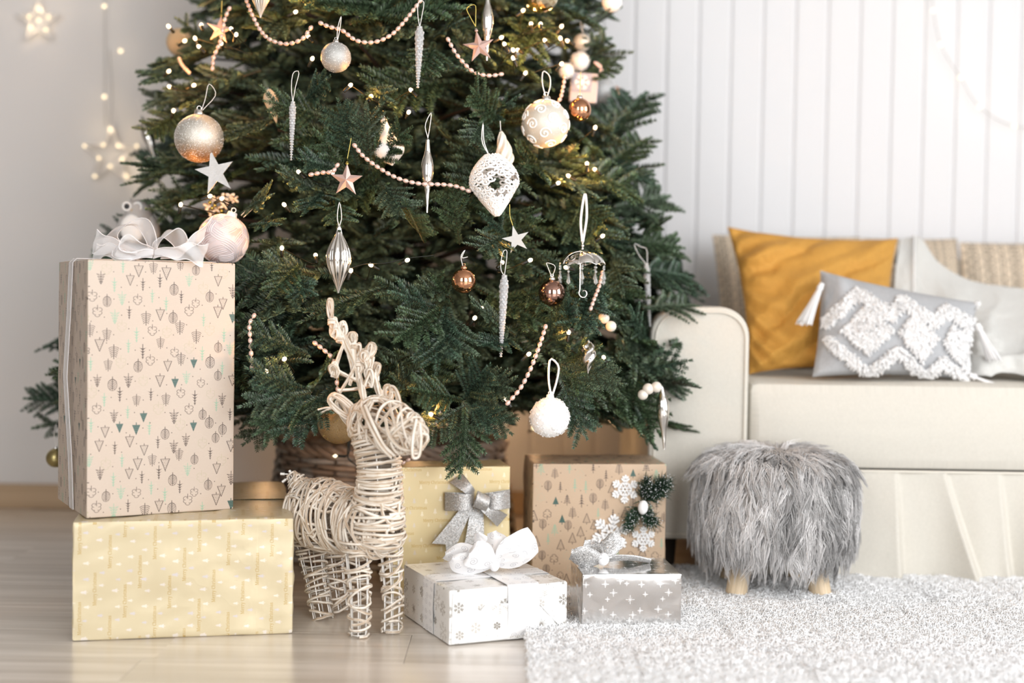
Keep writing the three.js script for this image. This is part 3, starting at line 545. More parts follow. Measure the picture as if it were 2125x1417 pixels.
const crinkle = dataTex(512, 512, (u, v) => { const a = nz(u * 8, v * 8) + 0.5 * nz2(u * 16, v * 16), ridge = 1 - Math.abs((a * 2) % 1 - 0.5) * 2; return grey(110 + 80 * 0.35 * Math.pow(ridge, 3) * smooth(0.45, 0.7, nz3(u * 4 + 3, v * 4)) + 100 * (fbm(u * 8, v * 8) - 0.5)); }, false);
Object.assign(M, {
  kraftTall: phys({ map: rep(kraftA, 1 / 0.34, 1 / 0.34), roughness: 0.5, clearcoat: 0.75, clearcoatRoughness: 0.45, bumpMap: rep(crinkle, 3, 3), bumpScale: 0.0006 }),
  kraft: phys({ map: rep(kraftB, 1 / 0.34, 1 / 0.34), roughness: 0.55, clearcoat: 0.35, clearcoatRoughness: 0.4, bumpMap: rep(crinkle, 3, 3), bumpScale: 0.0006 }),
  goldUp: phys({ map: rep(goldPrint, 1 / 0.28, 1 / 0.2, Math.PI / 2), color: new THREE.Color('#ece6dc'), roughness: 0.38, metalness: 0.18, clearcoat: 0.25, clearcoatRoughness: 0.35, bumpMap: rep(crinkle, 3.2, 3.2), bumpScale: 0.0012 }),
  goldAcross: phys({ map: rep(goldPrint, 1 / 0.28, 1 / 0.2), color: new THREE.Color('#ece2c8'), roughness: 0.38, metalness: 0.18, clearcoat: 0.25, clearcoatRoughness: 0.35, bumpMap: rep(crinkle, 3.2, 3.2), bumpScale: 0.0008 }),
  flakePaper: phys({ map: rep(flakePrint, 1 / 0.2, 1 / 0.2), roughness: 0.32, clearcoat: 0.6, clearcoatRoughness: 0.2, bumpMap: rep(crinkle, 4, 4), bumpScale: 0.0005 }),
  silverFoil: std({ color: new THREE.Color('#f0efee'), metalness: 1, roughness: 1, roughnessMap: rep(foilStars, 1 / 0.1, 1 / 0.1), metalnessMap: rep(foilStars, 1 / 0.1, 1 / 0.1), bumpMap: rep(crinkle, 4, 4), bumpScale: 0.0005 }),
  satin: phys({ map: rep(scrollPrint, 1 / 0.09, 1 / 0.09), roughness: 0.4, sheen: 0.4, sheenColor: new THREE.Color('#ffffff') }),
  organza: phys({ map: rep(starPrint('#f8f8fa', '#ffffff'), 10, 10), roughness: 0.25, transparent: true, opacity: 0.36, sheen: 0.4, sheenColor: new THREE.Color('#ffffff') }),
  organzaEdge: phys({ color: new THREE.Color('#f6f3f4'), roughness: 0.35 }),
  silverGlitter: std({ color: new THREE.Color('#ecebe9'), map: rep(glitterMap, 9, 9), metalness: 0.6, roughness: 0.38, normalMap: rep(glitterNormal, 9, 9), normalScale: new THREE.Vector2(1, 1) }),
  whiteGlitter: std({ color: new THREE.Color('#f4f3f2'), map: rep(glitterMap, 4, 4), metalness: 0.3, roughness: 0.4, normalMap: rep(glitterNormal, 4, 4), normalScale: new THREE.Vector2(0.8, 0.8) }),
  whitePaint: std({ color: new THREE.Color('#f5f4f2'), roughness: 0.6 }),
});

// ---------------------------------------------------------------- gifts
function gift(name, label, A, B, y, h, d, mat, o = {}) {
  const x = V(B[0] - A[0], 0, B[1] - A[1]), w = x.length(); x.normalize(); const z = V(-x.z, 0, x.x);
  const t = thing(name, label, 'gift', V((A[0] + B[0]) / 2, y, (A[1] + B[1]) / 2).addScaledVector(z, -d / 2));
  t.rotation.y = Math.atan2(-x.z, x.x); t.updateMatrixWorld(true);
  part('wrapping', box(w, h, d, o.bev ?? 0.003, { n: o.n ?? 14, bow: o.bow ?? ((a, b) => 0.0022 * (fbm(a * 3 + 5 + w * 40, b * 3 + 9) - 0.5) * 2), u0: o.u0, v0: o.v0 }).translate(0, h / 2, 0), mat, t);
  t.userData.size = undefined;
  return { t, w, h, d, local: (p) => t.worldToLocal(p.clone()) };
}
const strap = (mb, pts, side, width, th = 0.0012) => mb.grid((u, v) => { const k = v * (pts.length - 1), i = Math.min(pts.length - 2, Math.floor(k)), p = pts[i].clone().lerp(pts[i + 1], k - i); return p.addScaledVector(side, (u - 0.5) * width).add(V(0, 0.0006 * Math.sin(u * 17 + v * 9), 0)); }, 6, (pts.length - 1) * 3, { th, su: width, sv: 0.5 });

{ // the long gold gift lying at the bottom left
  const g = gift('gold_gift', 'large pale gold gift lying under the tall tree-print gift', [-0.749, -2.300], [-0.381, -2.377], 0, 0.207, 0.475, M.goldUp, { bev: 0.005, n: 22, bow: (a, b, f) => f === 'z1' ? 0.004 * (fbm(a * 4 + 3, b * 3 + 2) - 0.5) * 2 - 0.003 * Math.exp(-((a + 0.5) ** 2 + (b + 0.35) ** 2) * 9) : 0.003 * (fbm(a * 4 + 8, b * 4) - 0.5) * 2 });
  const mb = new MB();  // the overlap of the paper along the back edge of the lid
  mb.grid((u, v) => V(lerp(-g.w / 2 + 0.004, g.w / 2 - 0.004, u), g.h + 0.0012, lerp(0.02, -0.02, v)), 20, 2, { th: 0.0008, su: g.w, sv: 0.04 });
  mb.build('paper_overlap', M.goldUp, g.t);
}
{ // the tall upright gift with the organza bow
  const g = gift('tall_gift', 'tall upright gift in tree-print paper with a sheer white bow on top', [-0.733, -2.327], [-0.5045, -2.4565], 0.208, 0.449, 0.249, M.kraftTall, { n: 16 });
  const { w, h, d } = g, mb = new MB();
  const run = [V(-w / 2 - 0.002, 0.002, 0.012), V(-w / 2 - 0.007, 0.1, 0.02), V(-w / 2 - 0.012, 0.24, 0.002), V(-w / 2 - 0.008, 0.36, 0.012), V(-w / 2 - 0.003, h - 0.004, 0.004), V(-w / 2 + 0.004, h + 0.003, 0.002), V(0, h + 0.003, 0), V(w / 2 - 0.004, h + 0.003, 0), V(w / 2 + 0.003, h - 0.004, 0), V(w / 2 + 0.003, 0.002, 0)];
  strap(mb, run, V(0, 0, 1), 0.030); mb.build('ribbon', M.organza, g.t, 'sheer white ribbon with printed stars');
  const ed = new MB(); for (const s of [-1, 1]) ed.tube(run.map((p) => p.clone().add(V(0, 0.0006, s * 0.0152))), 0.0007, 4); ed.build('ribbon_edge', M.organzaEdge, g.t);
  const bow = new MB(), edge = new MB(), L = (px, py, Z) => g.local(P(px, py, Z));
  const loop = (pts, side, wd) => { const p = pts.map((q) => L(...q)), c = spline(p, 28), sd = side; ribbon(bow, p, [sd], wd, 0.0004, 34, { nu: 7, warp: (q, u, v) => q.add(V(0, 0.003 * Math.sin(u * 7 + v * 12), 0.003 * Math.sin(v * 9 + u * 5))) }); for (const s of [-0.5, 0.5]) edge.tube(c.map((q, k) => q.clone().addScaledVector(sd.clone().normalize(), s * wd(k / 28)).add(V(0, 0.003 * Math.sin((s + 0.5) * 7 + k / 28 * 12), 0.003 * Math.sin(k / 28 * 9 + (s + 0.5) * 5)))), 0.0008, 4); };
  const wide = (a) => (v) => a * (0.35 + 0.65 * Math.sin(Math.PI * clamp(v, 0.06, 0.94)));
  loop([[318, 528, 2.44], [262, 522, 2.47], [228, 494, 2.48], [252, 470, 2.46], [292, 464, 2.44], [312, 490, 2.42], [318, 524, 2.42]], V(0.35, 0.25, 1), wide(0.052));
  loop([[318, 526, 2.42], [330, 498, 2.40], [352, 480, 2.40], [372, 500, 2.41], [378, 522, 2.42], [340, 531, 2.42]], V(0.3, 0.3, 1), wide(0.05));
  loop([[320, 526, 2.42], [288, 514, 2.39], [258, 500, 2.38], [240, 522, 2.38], [280, 530, 2.39]], V(0.2, 0.6, 1), wide(0.04));
  loop([[318, 527, 2.42], [270, 528, 2.43], [228, 512, 2.44], [196, 500, 2.45]], V(0.1, 1, 0.4), (v) => 0.014 + 0.03 * v);
  loop([[318, 528, 2.40], [262, 530, 2.39], [222, 520, 2.40], [196, 524, 2.41]], V(0.1, 1, 0.6), (v) => 0.014 + 0.02 * v);
  loop([[320, 527, 2.42], [368, 522, 2.43], [402, 500, 2.44], [432, 470, 2.46]], V(0.3, 1, 0.3), (v) => 0.014 + 0.026 * v);
  loop([[320, 529, 2.40], [362, 522, 2.39], [396, 524, 2.39], [426, 529, 2.40]], V(0.1, 1, 0.5), (v) => 0.014 + 0.03 * v);
  bow.build('bow', M.organza, g.t, 'sheer white organza bow with printed stars'); edge.build('bow_edge', M.organzaEdge, g.t);
}
{ // the gold gift standing behind the deer, with a stiff glitter bow
  const g = gift('gold_gift', 'upright pale gold gift wearing a silver glitter bow behind the wicker deer', [-0.229, -2.625], [0.001, -2.672], 0, 0.268, 0.105, M.goldAcross, {});
  const L = (px, py, dz) => g.local(P(px, py, 2.655)).setZ(g.d / 2 + dz);
  const plate = (name, q, bulge, z0 = 0.004, zEnd = 0.004, both = true) => {   // corners a, b along one edge, then c, d back along the other; bulges between
    const mb = new MB(), [a, b, c, d] = q.map(([x, y]) => L(x, y, 0));
    const f = (k) => (u, v) => { const p = a.clone().lerp(b, u).lerp(d.clone().lerp(c, u), v); p.z += lerp(z0, zEnd, u) + k * bulge * Math.sin(Math.PI * Math.pow(u, 0.8)); return p; };
    mb.grid(f(1), 16, 6, { th: 0.0016, su: 0.06, sv: 0.035 }); if (both) mb.grid(f(0.08), 8, 4, { th: 0.0016, su: 0.06, sv: 0.035 });
    if (both) mb.grid((u, v) => { const p = b.clone().lerp(c, v); p.z += zEnd + lerp(bulge * 0.02, 0.0, u) ; return p; }, 1, 4, { th: 0.0016 });
    return mb.build(name, M.silverGlitter, bowG);
  };
  const bowG = new THREE.Group(); bowG.name = 'bow'; bowG.userData.label = 'stiff silver glitter bow'; g.t.add(bowG);
  plate('tail', [[976, 1050], [956, 1152], [1004, 1152], [1002, 1056]], 0.006, 0.003, 0.012, false);
  { const s = new THREE.Shape(); [[953, 1052], [979, 1050], [944, 1128], [924, 1154], [921, 1125], [892, 1122]].forEach(([x, y], k) => { const p = L(x, y, 0); k ? s.lineTo(p.x, p.y) : s.moveTo(p.x, p.y); }); const e = new THREE.ExtrudeGeometry(s, { depth: 0.0016, bevelEnabled: false }); e.translate(0, 0, g.d / 2 + 0.013); part('tail', e, M.silverGlitter, bowG); }
  plate('loop', [[975, 1036], [1031, 1092], [1053, 1068], [1004, 1040]], 0.018, 0.012, 0.010);
  plate('loop', [[978, 1030], [930, 998], [958, 981], [984, 1016]], 0.020, 0.012, 0.010);
  plate('loop', [[980, 1020], [921, 1018], [921, 1056], [980, 1050]], 0.022, 0.016, 0.012);
  plate('loop', [[1002, 1022], [1059, 1016], [1060, 1055], [1002, 1052]], 0.022, 0.016, 0.012);
  plate('knot', [[986, 1015], [976, 1045], [1004, 1056], [1012, 1029]], 0.010, 0.030, 0.030);
}
{ // kraft gift with snowflakes and a sprig
  const g = gift('kraft_gift', 'kraft tree-print gift decorated with white snowflakes and a frosted sprig', [0.046, -2.700], [0.318, -2.728], 0.008, 0.262, 0.165, M.kraft, { n: 12, u0: 0.04, v0: 0.08 });
  FOOT.push([g.t.position.x, g.t.position.z, g.t.rotation.y, g.w / 2, g.d / 2]);
  const { local, d } = g;
  const L = (px, py, dz) => g.local(P(px, py, 2.71)).setZ(d / 2 + dz);
  const bars = (list, depth) => list.map(([a, b, w]) => { const l = Math.hypot(b[0] - a[0], b[1] - a[1]), s = new THREE.Shape(), r = w / 2; s.absarc(0, 0, r, Math.PI / 2, Math.PI * 1.5); s.lineTo(l, -r); s.absarc(l, 0, r, -Math.PI / 2, Math.PI / 2); s.lineTo(0, r); return new THREE.ExtrudeGeometry(s, { depth, bevelEnabled: true, bevelThickness: 0.0004, bevelSize: 0.0004, bevelSegments: 1, curveSegments: 5 }).rotateZ(Math.atan2(b[1] - a[1], b[0] - a[0])).translate(a[0], a[1], 0); });
  const snowflake = (px, py, rpx, turn, dz) => {
    const r = rpx * 2.71 / F, mb = new MB(), list = [];
    for (let k = 0; k < 6; k++) { const a = k * Math.PI / 3 + turn, D = (t, q = 0) => [Math.cos(a) * t - Math.sin(a) * q, Math.sin(a) * t + Math.cos(a) * q]; list.push([D(r * 0.14), D(r * 0.94), r * 0.12]); for (const [t, l] of [[0.26, 0.18], [0.48, 0.26], [0.70, 0.18]]) for (const q of [-1, 1]) list.push([D(r * t), D(r * (t + l * 0.9), q * r * l * 0.92), r * 0.10]); }
    for (const e of bars(list, 0.003)) mb.add(e);
    const hub = new THREE.Shape(); hub.absarc(0, 0, r * 0.2, 0, 7); const hole = new THREE.Path(); hole.absarc(0, 0, r * 0.055, 0, 7); hub.holes.push(hole); mb.add(new THREE.ExtrudeGeometry(hub, { depth: 0.0033, bevelEnabled: false, curveSegments: 12 }));
    const o = mb.build('snowflake', M.whitePaint, g.t, 'white cut-out wooden snowflake'); o.position.copy(L(px, py, dz)); return o;
  };
  snowflake(1298, 1016, 30, 0.5, 0.001); snowflake(1268, 1108, 42, 0.32, 0.001); snowflake(1337, 1120, 27, 0.52, 0.001);
  R = mulberry(19);
  M.sprig = std({ vertexColors: true, roughness: 0.55 });
  const sprig = (base, tip, len, n) => {
    const mb = new MB(), a = L(...base, 0.006), b = L(...tip, 0.022); mb.color([0.05, 0.06, 0.03]).tube([a, b], 0.0015, 5);
    const ax = b.clone().sub(a).normalize();
    for (let k = 0; k < n; k++) { const t = R(), w = V(rr(-1, 1), rr(-1, 1), rr(-0.1, 1)).normalize(), dir = ax.clone().multiplyScalar(rr(0.5, 1.1)).add(w.multiplyScalar(0.8)).normalize(), side = dir.clone().cross(V(0.3, 0.2, 1)).normalize(), snow = R() < 0.5, p = a.clone().lerp(b, t * 0.9), c = rr(0.6, 1.3); mb.color([0.028 * c, 0.062 * c, 0.034 * c]); mb.needle(p, dir, len * rr(0.7, 1.15), 0.00075, side, dir.clone().cross(side)); if (snow) { const q = p.clone().addScaledVector(dir, len * rr(0.35, 0.95)); mb.color([0.82, 0.83, 0.84]); mb.add(new THREE.IcosahedronGeometry(rr(0.0005, 0.0013), 0), M4(q)); } }
    mb.build('frosted_sprig', M.sprig, g.t, 'frosted green pine sprig');
  };
  sprig([1335, 1040], [1378, 1002], 0.034, 520); sprig([1322, 1052], [1300, 1090], 0.026, 300); sprig([1330, 1052], [1352, 1082], 0.028, 320); sprig([1332, 1036], [1340, 992], 0.024, 180);
  const berry = part('berry', new THREE.SphereGeometry(1, 18, 12).scale(m(10.5, 2.7), m(15, 2.7), m(10, 2.7)), M.whitePaint, g.t, 'white egg-shaped berry'); berry.position.copy(L(1331, 1050, 0.03)); berry.rotation.z = -0.12;
}
// ribbon helper in pixels at given distances
function bowRibbon(mb, g, pts, side, width, o = {}) { ribbon(mb, pts.map((q) => g.local(P(...q))), Array.isArray(side) ? side : [side], width, 0.0007, o.n ?? 30, { nu: 8, su: 0.05, warp: (p, u, v) => p.addScaledVector(o.nrm ?? V(0, 0.3, 1), (o.cup ?? 0.006) * (1 - 4 * (u - 0.5) ** 2) + (o.ruffle ?? 0.0016) * Math.sin(u * 15 + v * 6) * (1 - v * 0.6)) }); }
{ // white gift with snowflake print in front
  const g = gift('white_gift', 'white gift with silver snowflake print and scroll ribbon in front', [-0.101, -2.308], [0.106, -2.397], 0.001, 0.0955, 0.246, M.flakePaper, { n: 12 });
  FOOT.push([g.t.position.x, g.t.position.z, g.t.rotation.y, g.w / 2, g.d / 2]);
  const { w, h, d } = g, mb = new MB(), e = 0.0015, rx = 0.026;
  const cross = (a, b, side, wd) => strap(mb, [a[0], a[1], a[2], a[3], b[2], b[1], b[0]], side, wd);
  strap(mb, [V(rx, 0.002, d / 2 + e), V(rx, h * 0.5, d / 2 + 0.004), V(rx, h - 0.003, d / 2 + e), V(rx, h + e, d / 2 - 0.004), V(rx, h + 0.003, 0), V(rx, h + e, -d / 2 + 0.004), V(rx, h - 0.003, -d / 2 - e), V(rx, 0.002, -d / 2 - e)], V(1, 0, 0), 0.060);
  strap(mb, [V(-w / 2 - e, 0.002, 0.02), V(-w / 2 - 0.003, h * 0.5, 0.02), V(-w / 2 - e, h - 0.003, 0.02), V(-w / 2 + 0.004, h + e, 0.02), V(0, h + 0.002, 0.02), V(w / 2 - 0.004, h + e, 0.02), V(w / 2 + e, h - 0.003, 0.02), V(w / 2 + e, 0.002, 0.02)], V(0, 0, -1), 0.054);
  mb.build('ribbon', M.satin, g.t, 'white satin ribbon with silver scrolls');
  // folded paper flaps of the front end
  for (const [pts, dz] of [[[[-w / 2 + 0.004, 0.004], [-w / 2 + 0.06, 0.058], [-w / 2 + 0.006, h - 0.005]], 0.0028], [[[w / 2 - 0.004, 0.006], [w / 2 - 0.062, 0.066], [w / 2 - 0.005, h - 0.005]], 0.0028], [[[-w / 2 + 0.004, 0.0035], [w / 2 - 0.006, 0.0035], [w / 2 - 0.066, 0.066], [-w / 2 + 0.066, 0.066]], 0.0040]]) { const s = new THREE.Shape(); pts.forEach(([x, y], k) => k ? s.lineTo(x, y) : s.moveTo(x, y)); part('paper_flap', new THREE.ExtrudeGeometry(s, { depth: 0.0005, bevelEnabled: true, bevelThickness: 0.0003, bevelSize: 0.0003, bevelSegments: 1 }).translate(0, 0, d / 2 + dz - 0.0018), M.flakePaper, g.t); }
  const bow = new MB(), Z = 2.43, leaf = (a) => (v) => a * (0.12 + 0.88 * Math.pow(Math.sin(Math.PI * clamp(v, 0.02, 0.96)), 0.75));
  bowRibbon(bow, g, [[1026, 1170, Z], [1005, 1156, Z - 0.01], [978, 1148, Z - 0.02], [968, 1152, Z - 0.02]], V(0.35, 0.8, 0.2), leaf(0.054), { cup: 0.012 });
  bowRibbon(bow, g, [[1026, 1172, Z], [990, 1172, Z], [952, 1166, Z], [934, 1160, Z]], V(0.2, 0.8, 0.5), leaf(0.05), { cup: 0.010 });
  bowRibbon(bow, g, [[1024, 1168, Z + 0.02], [985, 1158, Z + 0.03], [945, 1146, Z + 0.04], [920, 1152, Z + 0.04]], V(0.25, 0.8, 0.3), leaf(0.045), { cup: 0.01 });
  bowRibbon(bow, g, [[1026, 1170, Z], [1048, 1152, Z], [1078, 1138, Z + 0.01], [1106, 1120, Z + 0.02]], V(-0.5, 0.9, 0.2), (v) => 0.012 + 0.056 * Math.pow(Math.sin(Math.PI * clamp(v * 0.72, 0.02, 1)), 0.8), { cup: 0.012 });
  bowRibbon(bow, g, [[1026, 1170, Z], [1050, 1164, Z - 0.01], [1078, 1160, Z - 0.02], [1096, 1158, Z - 0.02]], V(-0.2, 0.9, 0.5), leaf(0.04), { cup: 0.008 });
  bowRibbon(bow, g, [[1025, 1168, Z], [1022, 1146, Z + 0.01], [1030, 1124, Z + 0.02], [1020, 1104, Z + 0.03]], V(0.9, 0.35, 0.3), (v) => 0.012 + 0.034 * Math.sin(Math.PI * clamp(v, 0.02, 0.95)), { cup: 0.01 });
  bowRibbon(bow, g, [[1024, 1166, Z + 0.01], [1014, 1140, Z + 0.02], [1002, 1120, Z + 0.03], [990, 1106, Z + 0.03]], V(0.8, 0.2, 0.6), (v) => 0.010 + 0.022 * Math.sin(Math.PI * clamp(v, 0.02, 0.97)), { cup: 0.006 });
  bow.build('bow', M.satin, g.t, 'white satin bow with silver scrolls');
  const kn = part('knot', new THREE.SphereGeometry(1, 16, 12).scale(0.010, 0.013, 0.010), M.satin, g.t); kn.position.copy(g.local(P(1026, 1171, Z - 0.004)));
}
{ // small silver gift on the rug
  const g = gift('silver_gift', 'small shiny silver gift with star print and white bow on the rug', [0.132, -2.387], [0.311, -2.404], 0.008, 0.104, 0.155, M.silverFoil, { n: 10, bow: (a, b) => 0.0012 * (fbm(a * 3 + 2, b * 3 + 1) - 0.5) * 2 });
  FOOT.push([g.t.position.x, g.t.position.z, g.t.rotation.y, g.w / 2, g.d / 2]);
  const { w, h, d } = g, mb = new MB();
  // crossed folds of the wrapped end
  for (const pts of [[[-d / 2 + 0.004, 0.004], [d / 2 - 0.004, 0.004], [0.012, 0.072], [-0.012, 0.072]]]) { const s = new THREE.Shape(); pts.forEach(([x, y], k) => k ? s.lineTo(x, y) : s.moveTo(x, y)); part('paper_flap', new THREE.ExtrudeGeometry(s, { depth: 0.0012, bevelEnabled: true, bevelThickness: 0.0004, bevelSize: 0.0004, bevelSegments: 1 }).rotateY(-Math.PI / 2).translate(-w / 2 - 0.0006, 0, 0), M.silverFoil, g.t); }
  const bow = new MB(), Z = 2.46;
  bowRibbon(bow, g, [[1250, 1160, Z], [1228, 1158, Z - 0.01], [1200, 1152, Z - 0.01], [1183, 1150, Z - 0.01]], V(0.1, 1, 0.7), (v) => 0.016 + 0.034 * Math.sin(Math.PI * clamp(v, 0.03, 0.9)), { cup: 0.012 });
  bowRibbon(bow, g, [[1252, 1158, Z], [1240, 1140, Z + 0.02], [1222, 1138, Z + 0.03], [1206, 1144, Z + 0.03]], V(0.3, 1, 0.1), (v) => 0.014 + 0.03 * v, { cup: 0.008 });
  bowRibbon(bow, g, [[1254, 1160, Z], [1262, 1142, Z + 0.01], [1270, 1122, Z + 0.02], [1272, 1106, Z + 0.02]], V(1, 0.2, 0.2), (v) => 0.016 + 0.034 * Math.sin(Math.PI * clamp(v * 0.8 + 0.1, 0, 1)) * (1 - smooth(0.6, 1, v) * 0.9), { cup: 0.008 });
  bowRibbon(bow, g, [[1254, 1160, Z], [1284, 1157, Z + 0.01], [1318, 1158, Z + 0.02], [1350, 1164, Z + 0.03]], V(0, 0.8, 1), (v) => 0.016 + 0.014 * (1 - v), { cup: 0.006 });
  bow.build('bow', M.whiteGlitter, g.t, 'white sparkling ribbon bow');
  const kn = part('knot', new THREE.SphereGeometry(1, 16, 12).scale(0.011, 0.012, 0.010), M.satin, g.t); kn.position.copy(g.local(P(1252, 1160, Z - 0.006)));
}
buildRug();

// ---------------------------------------------------------------- wicker basket round the foot of the tree
{
  R = mulberry(55);
  M.wicker = std({ vertexColors: true, roughness: 0.75, bumpMap: rep(paperBump, 30, 4), bumpScale: 0.0008 });
  const b = thing('wicker_basket', 'brown and grey woven wicker basket skirt round the foot of the tree', 'basket', V(TREE.x, 0, TREE.z));
  const H = 0.27, rad = (y) => lerp(0.298, 0.262, y / H), S = 32, rows = 21, rh = (H - 0.03) / rows;
  for (let k = 0; k < S; k++) { const a = k / S * Math.PI * 2; new MB().color([0.11, 0.08, 0.06]).tube([V(Math.cos(a) * rad(0), 0.004, Math.sin(a) * rad(0)), V(Math.cos(a) * rad(H), H - 0.012, Math.sin(a) * rad(H))], 0.004, 6).build('stake', M.wicker, b); }
  for (let j = 0; j < rows; j++) {
    const y = 0.012 + (j + 0.5) * rh, n = S * 6, pts = [], tone = rr(0.85, 1.15), seed = R() * 50;
    for (let k = 0; k < n; k++) { const a = k / n * Math.PI * 2, o = 0.0042 * Math.cos(a * S / 2 + j * Math.PI); pts.push(V(Math.cos(a) * (rad(y) + o), y + 0.0012 * Math.sin(a * 7 + j), Math.sin(a) * (rad(y) + o))); }
    const mb = new MB(); mb.tube(pts, (t) => 0.0063 * (0.9 + 0.2 * nz(t * 64, seed)), 8, { closed: true, up: V(0, 1, 0), sq: 0.42, col: (t) => { const g = nz2(t * 64 * 2 % 64, seed), q = smooth(0.42, 0.7, nz3(t * 30, seed + 3)), k = tone * (0.75 + 0.5 * g); return [lerp(0.36, 0.50, q) * k, lerp(0.265, 0.46, q) * k, lerp(0.20, 0.42, q) * k]; } });
    mb.build('weaver', M.wicker, b);
  }
  for (let s = 0; s < 3; s++) { const pts = [], n = 320; for (let k = 0; k < n; k++) { const a = k / n * Math.PI * 2, w = a * S / 2 + s * 2.094; pts.push(V(Math.cos(a) * (rad(H) + 0.008 * Math.cos(w)), H - 0.010 + 0.008 * Math.sin(w), Math.sin(a) * (rad(H) + 0.008 * Math.cos(w)))); } new MB().tube(pts, 0.0075, 7, { closed: true, col: (t) => { const k = 0.7 + 0.6 * nz2(t * 60, s * 9); return [0.36 * k, 0.265 * k, 0.20 * k]; } }).build('rim_braid', M.wicker, b); }
}

// ---------------------------------------------------------------- wicker deer
{
  R = mulberry(64);
  M.rattan = std({ vertexColors: true, roughness: 0.7 });
  M.wire = std({ color: new THREE.Color('#e9e5df'), roughness: 0.35, metalness: 0.35 });
  const home = V(P(725, 1300, 2.43).x, 0, -2.43);
  const deer = thing('wicker_deer', 'standing white and tan wicker reindeer with looped antlers', 'deer figure', home);
  const Q = (px, py, Z) => P(px, py, Z).sub(home);
  const tone = () => { const a = rr(0.0, 1), s = R() * 60, e = Math.floor(rr(0, 6)); return (t, sd) => { const k = smooth(0.4, 0.8, nz(t * 30 + s, s)) * 0.22 + a * 0.12 + (sd % 6 === e || sd % 6 === (e + 3) % 6 ? 0.75 : 0); return [lerp(0.86, 0.40, k), lerp(0.80, 0.27, k), lerp(0.71, 0.155, k)]; }; };
  // strands wound round a volume given by stations [px, py, Z, radius px]
  function volume(st, squash = 1) {
    const c = new THREE.CatmullRomCurve3(st.map((s) => Q(s[0], s[1], s[2]))), rs = st.map((s) => m(s[3], s[2]));
    const rAt = (t) => { const k = t * (rs.length - 1), i = Math.min(rs.length - 2, Math.floor(k)), f = k - i; return lerp(rs[i], rs[i + 1], f * f * (3 - 2 * f)); };
    const N = 40, fr = c.computeFrenetFrames(N, false), ps = []; for (let k = 0; k <= N; k++) ps.push(c.getPoint(k / N));
    return (t, a, lift = 0) => { t = clamp(t, 0, 1); const k = t * N, i = Math.min(N - 1, Math.floor(k)), f = k - i, p = ps[i].clone().lerp(ps[i + 1], f), n = fr.normals[i].clone().lerp(fr.normals[i + 1], f), b = fr.binormals[i].clone().lerp(fr.binormals[i + 1], f), r = rAt(t) + lift; return p.addScaledVector(n, Math.cos(a) * r).addScaledVector(b, Math.sin(a) * r * squash); };
  }
  const strand = (mb, pts, r = 0.0028) => { const q = spline(pts, Math.max(8, pts.length * 3)); mb.tube(q, (t) => r * (0.9 + 0.2 * nz(t * 20, pts[0].x * 90)), 6, { col: tone(), bySide: true }); };
  const wind = (mb, at, o) => {
    for (let k = 0; k < o.rings; k++) { const t0 = o.rings > 1 ? lerp(o.t0 ?? 0.03, o.t1 ?? 0.97, (k + rr(-0.3, 0.3)) / (o.rings - 1)) : 0.5, tilt = rr(-1, 1) * (o.tilt ?? 0.05), ph = rr(0, 6.283), a0 = rr(0, 6.283), span = rr(4.6, 7.0), pts = []; for (let i = 0; i <= 12; i++) { const a = a0 + span * i / 12; pts.push(at(t0 + tilt * Math.sin(a + ph) + (o.pitch ?? 0.02) * i / 12, a, rr(-0.001, 0.003) * (o.loose ?? 1))); } strand(mb, pts, o.r ?? 0.0028); }
    for (let k = 0; k < (o.longs ?? 0); k++) { const a0 = rr(0, 6.283), tw = rr(-2.2, 2.2), s0 = rr(0, 0.45), s1 = rr(0.55, 1), pts = []; for (let i = 0; i <= 9; i++) { const t = lerp(s0, s1, i / 9); pts.push(at(t, a0 + tw * t + rr(-0.1, 0.1), rr(-0.004, 0.003))); } strand(mb, pts, o.r ?? 0.0028); }
  };
  const ribs = (at, n, mb, r = 0.0013) => { for (let k = 0; k < n; k++) { const pts = []; for (let i = 0; i <= 12; i++) pts.push(at(i / 12, k / n * 6.283, -0.002)); mb.tube(pts, r, 4); } };
  const wires = new MB();
  const piece = (name, st, o, sq) => { const at = volume(st, sq), mb = new MB(); wind(mb, at, o); mb.build(name, M.rattan, deer); if (o.frame) ribs(at, o.frame, wires, o.wr); return at; };
  piece('body', [[620, 1048, 2.53, 34], [636, 1058, 2.52, 62], [668, 1066, 2.49, 74], [705, 1076, 2.46, 68], [742, 1086, 2.42, 66], [778, 1092, 2.38, 66], [806, 1092, 2.36, 46]], { rings: 58, tilt: 0.12, pitch: 0.05, longs: 22, frame: 9, r: 0.0028 }, 0.92);
  piece('chest', [[782, 1030, 2.38, 42], [784, 1060, 2.37, 52], [784, 1095, 2.37, 54], [782, 1130, 2.37, 44]], { rings: 20, tilt: 0.35, pitch: 0.1, longs: 8, r: 0.0031 }, 0.95);
  piece('neck', [[784, 1046, 2.375, 50], [787, 1010, 2.37, 45], [787, 970, 2.37, 43], [782, 930, 2.375, 44], [776, 895, 2.38, 46]], { rings: 44, tilt: 0.03, pitch: 0.04, longs: 6, frame: 8, r: 0.0028 });
  piece('head', [[738, 868, 2.42, 18], [752, 872, 2.41, 44], [780, 880, 2.385, 58], [812, 886, 2.35, 54], [842, 898, 2.32, 44], [864, 908, 2.30, 32], [876, 914, 2.29, 14]], { rings: 30, tilt: 0.24, pitch: 0.06, longs: 18, frame: 8, r: 0.003 }, 0.9);
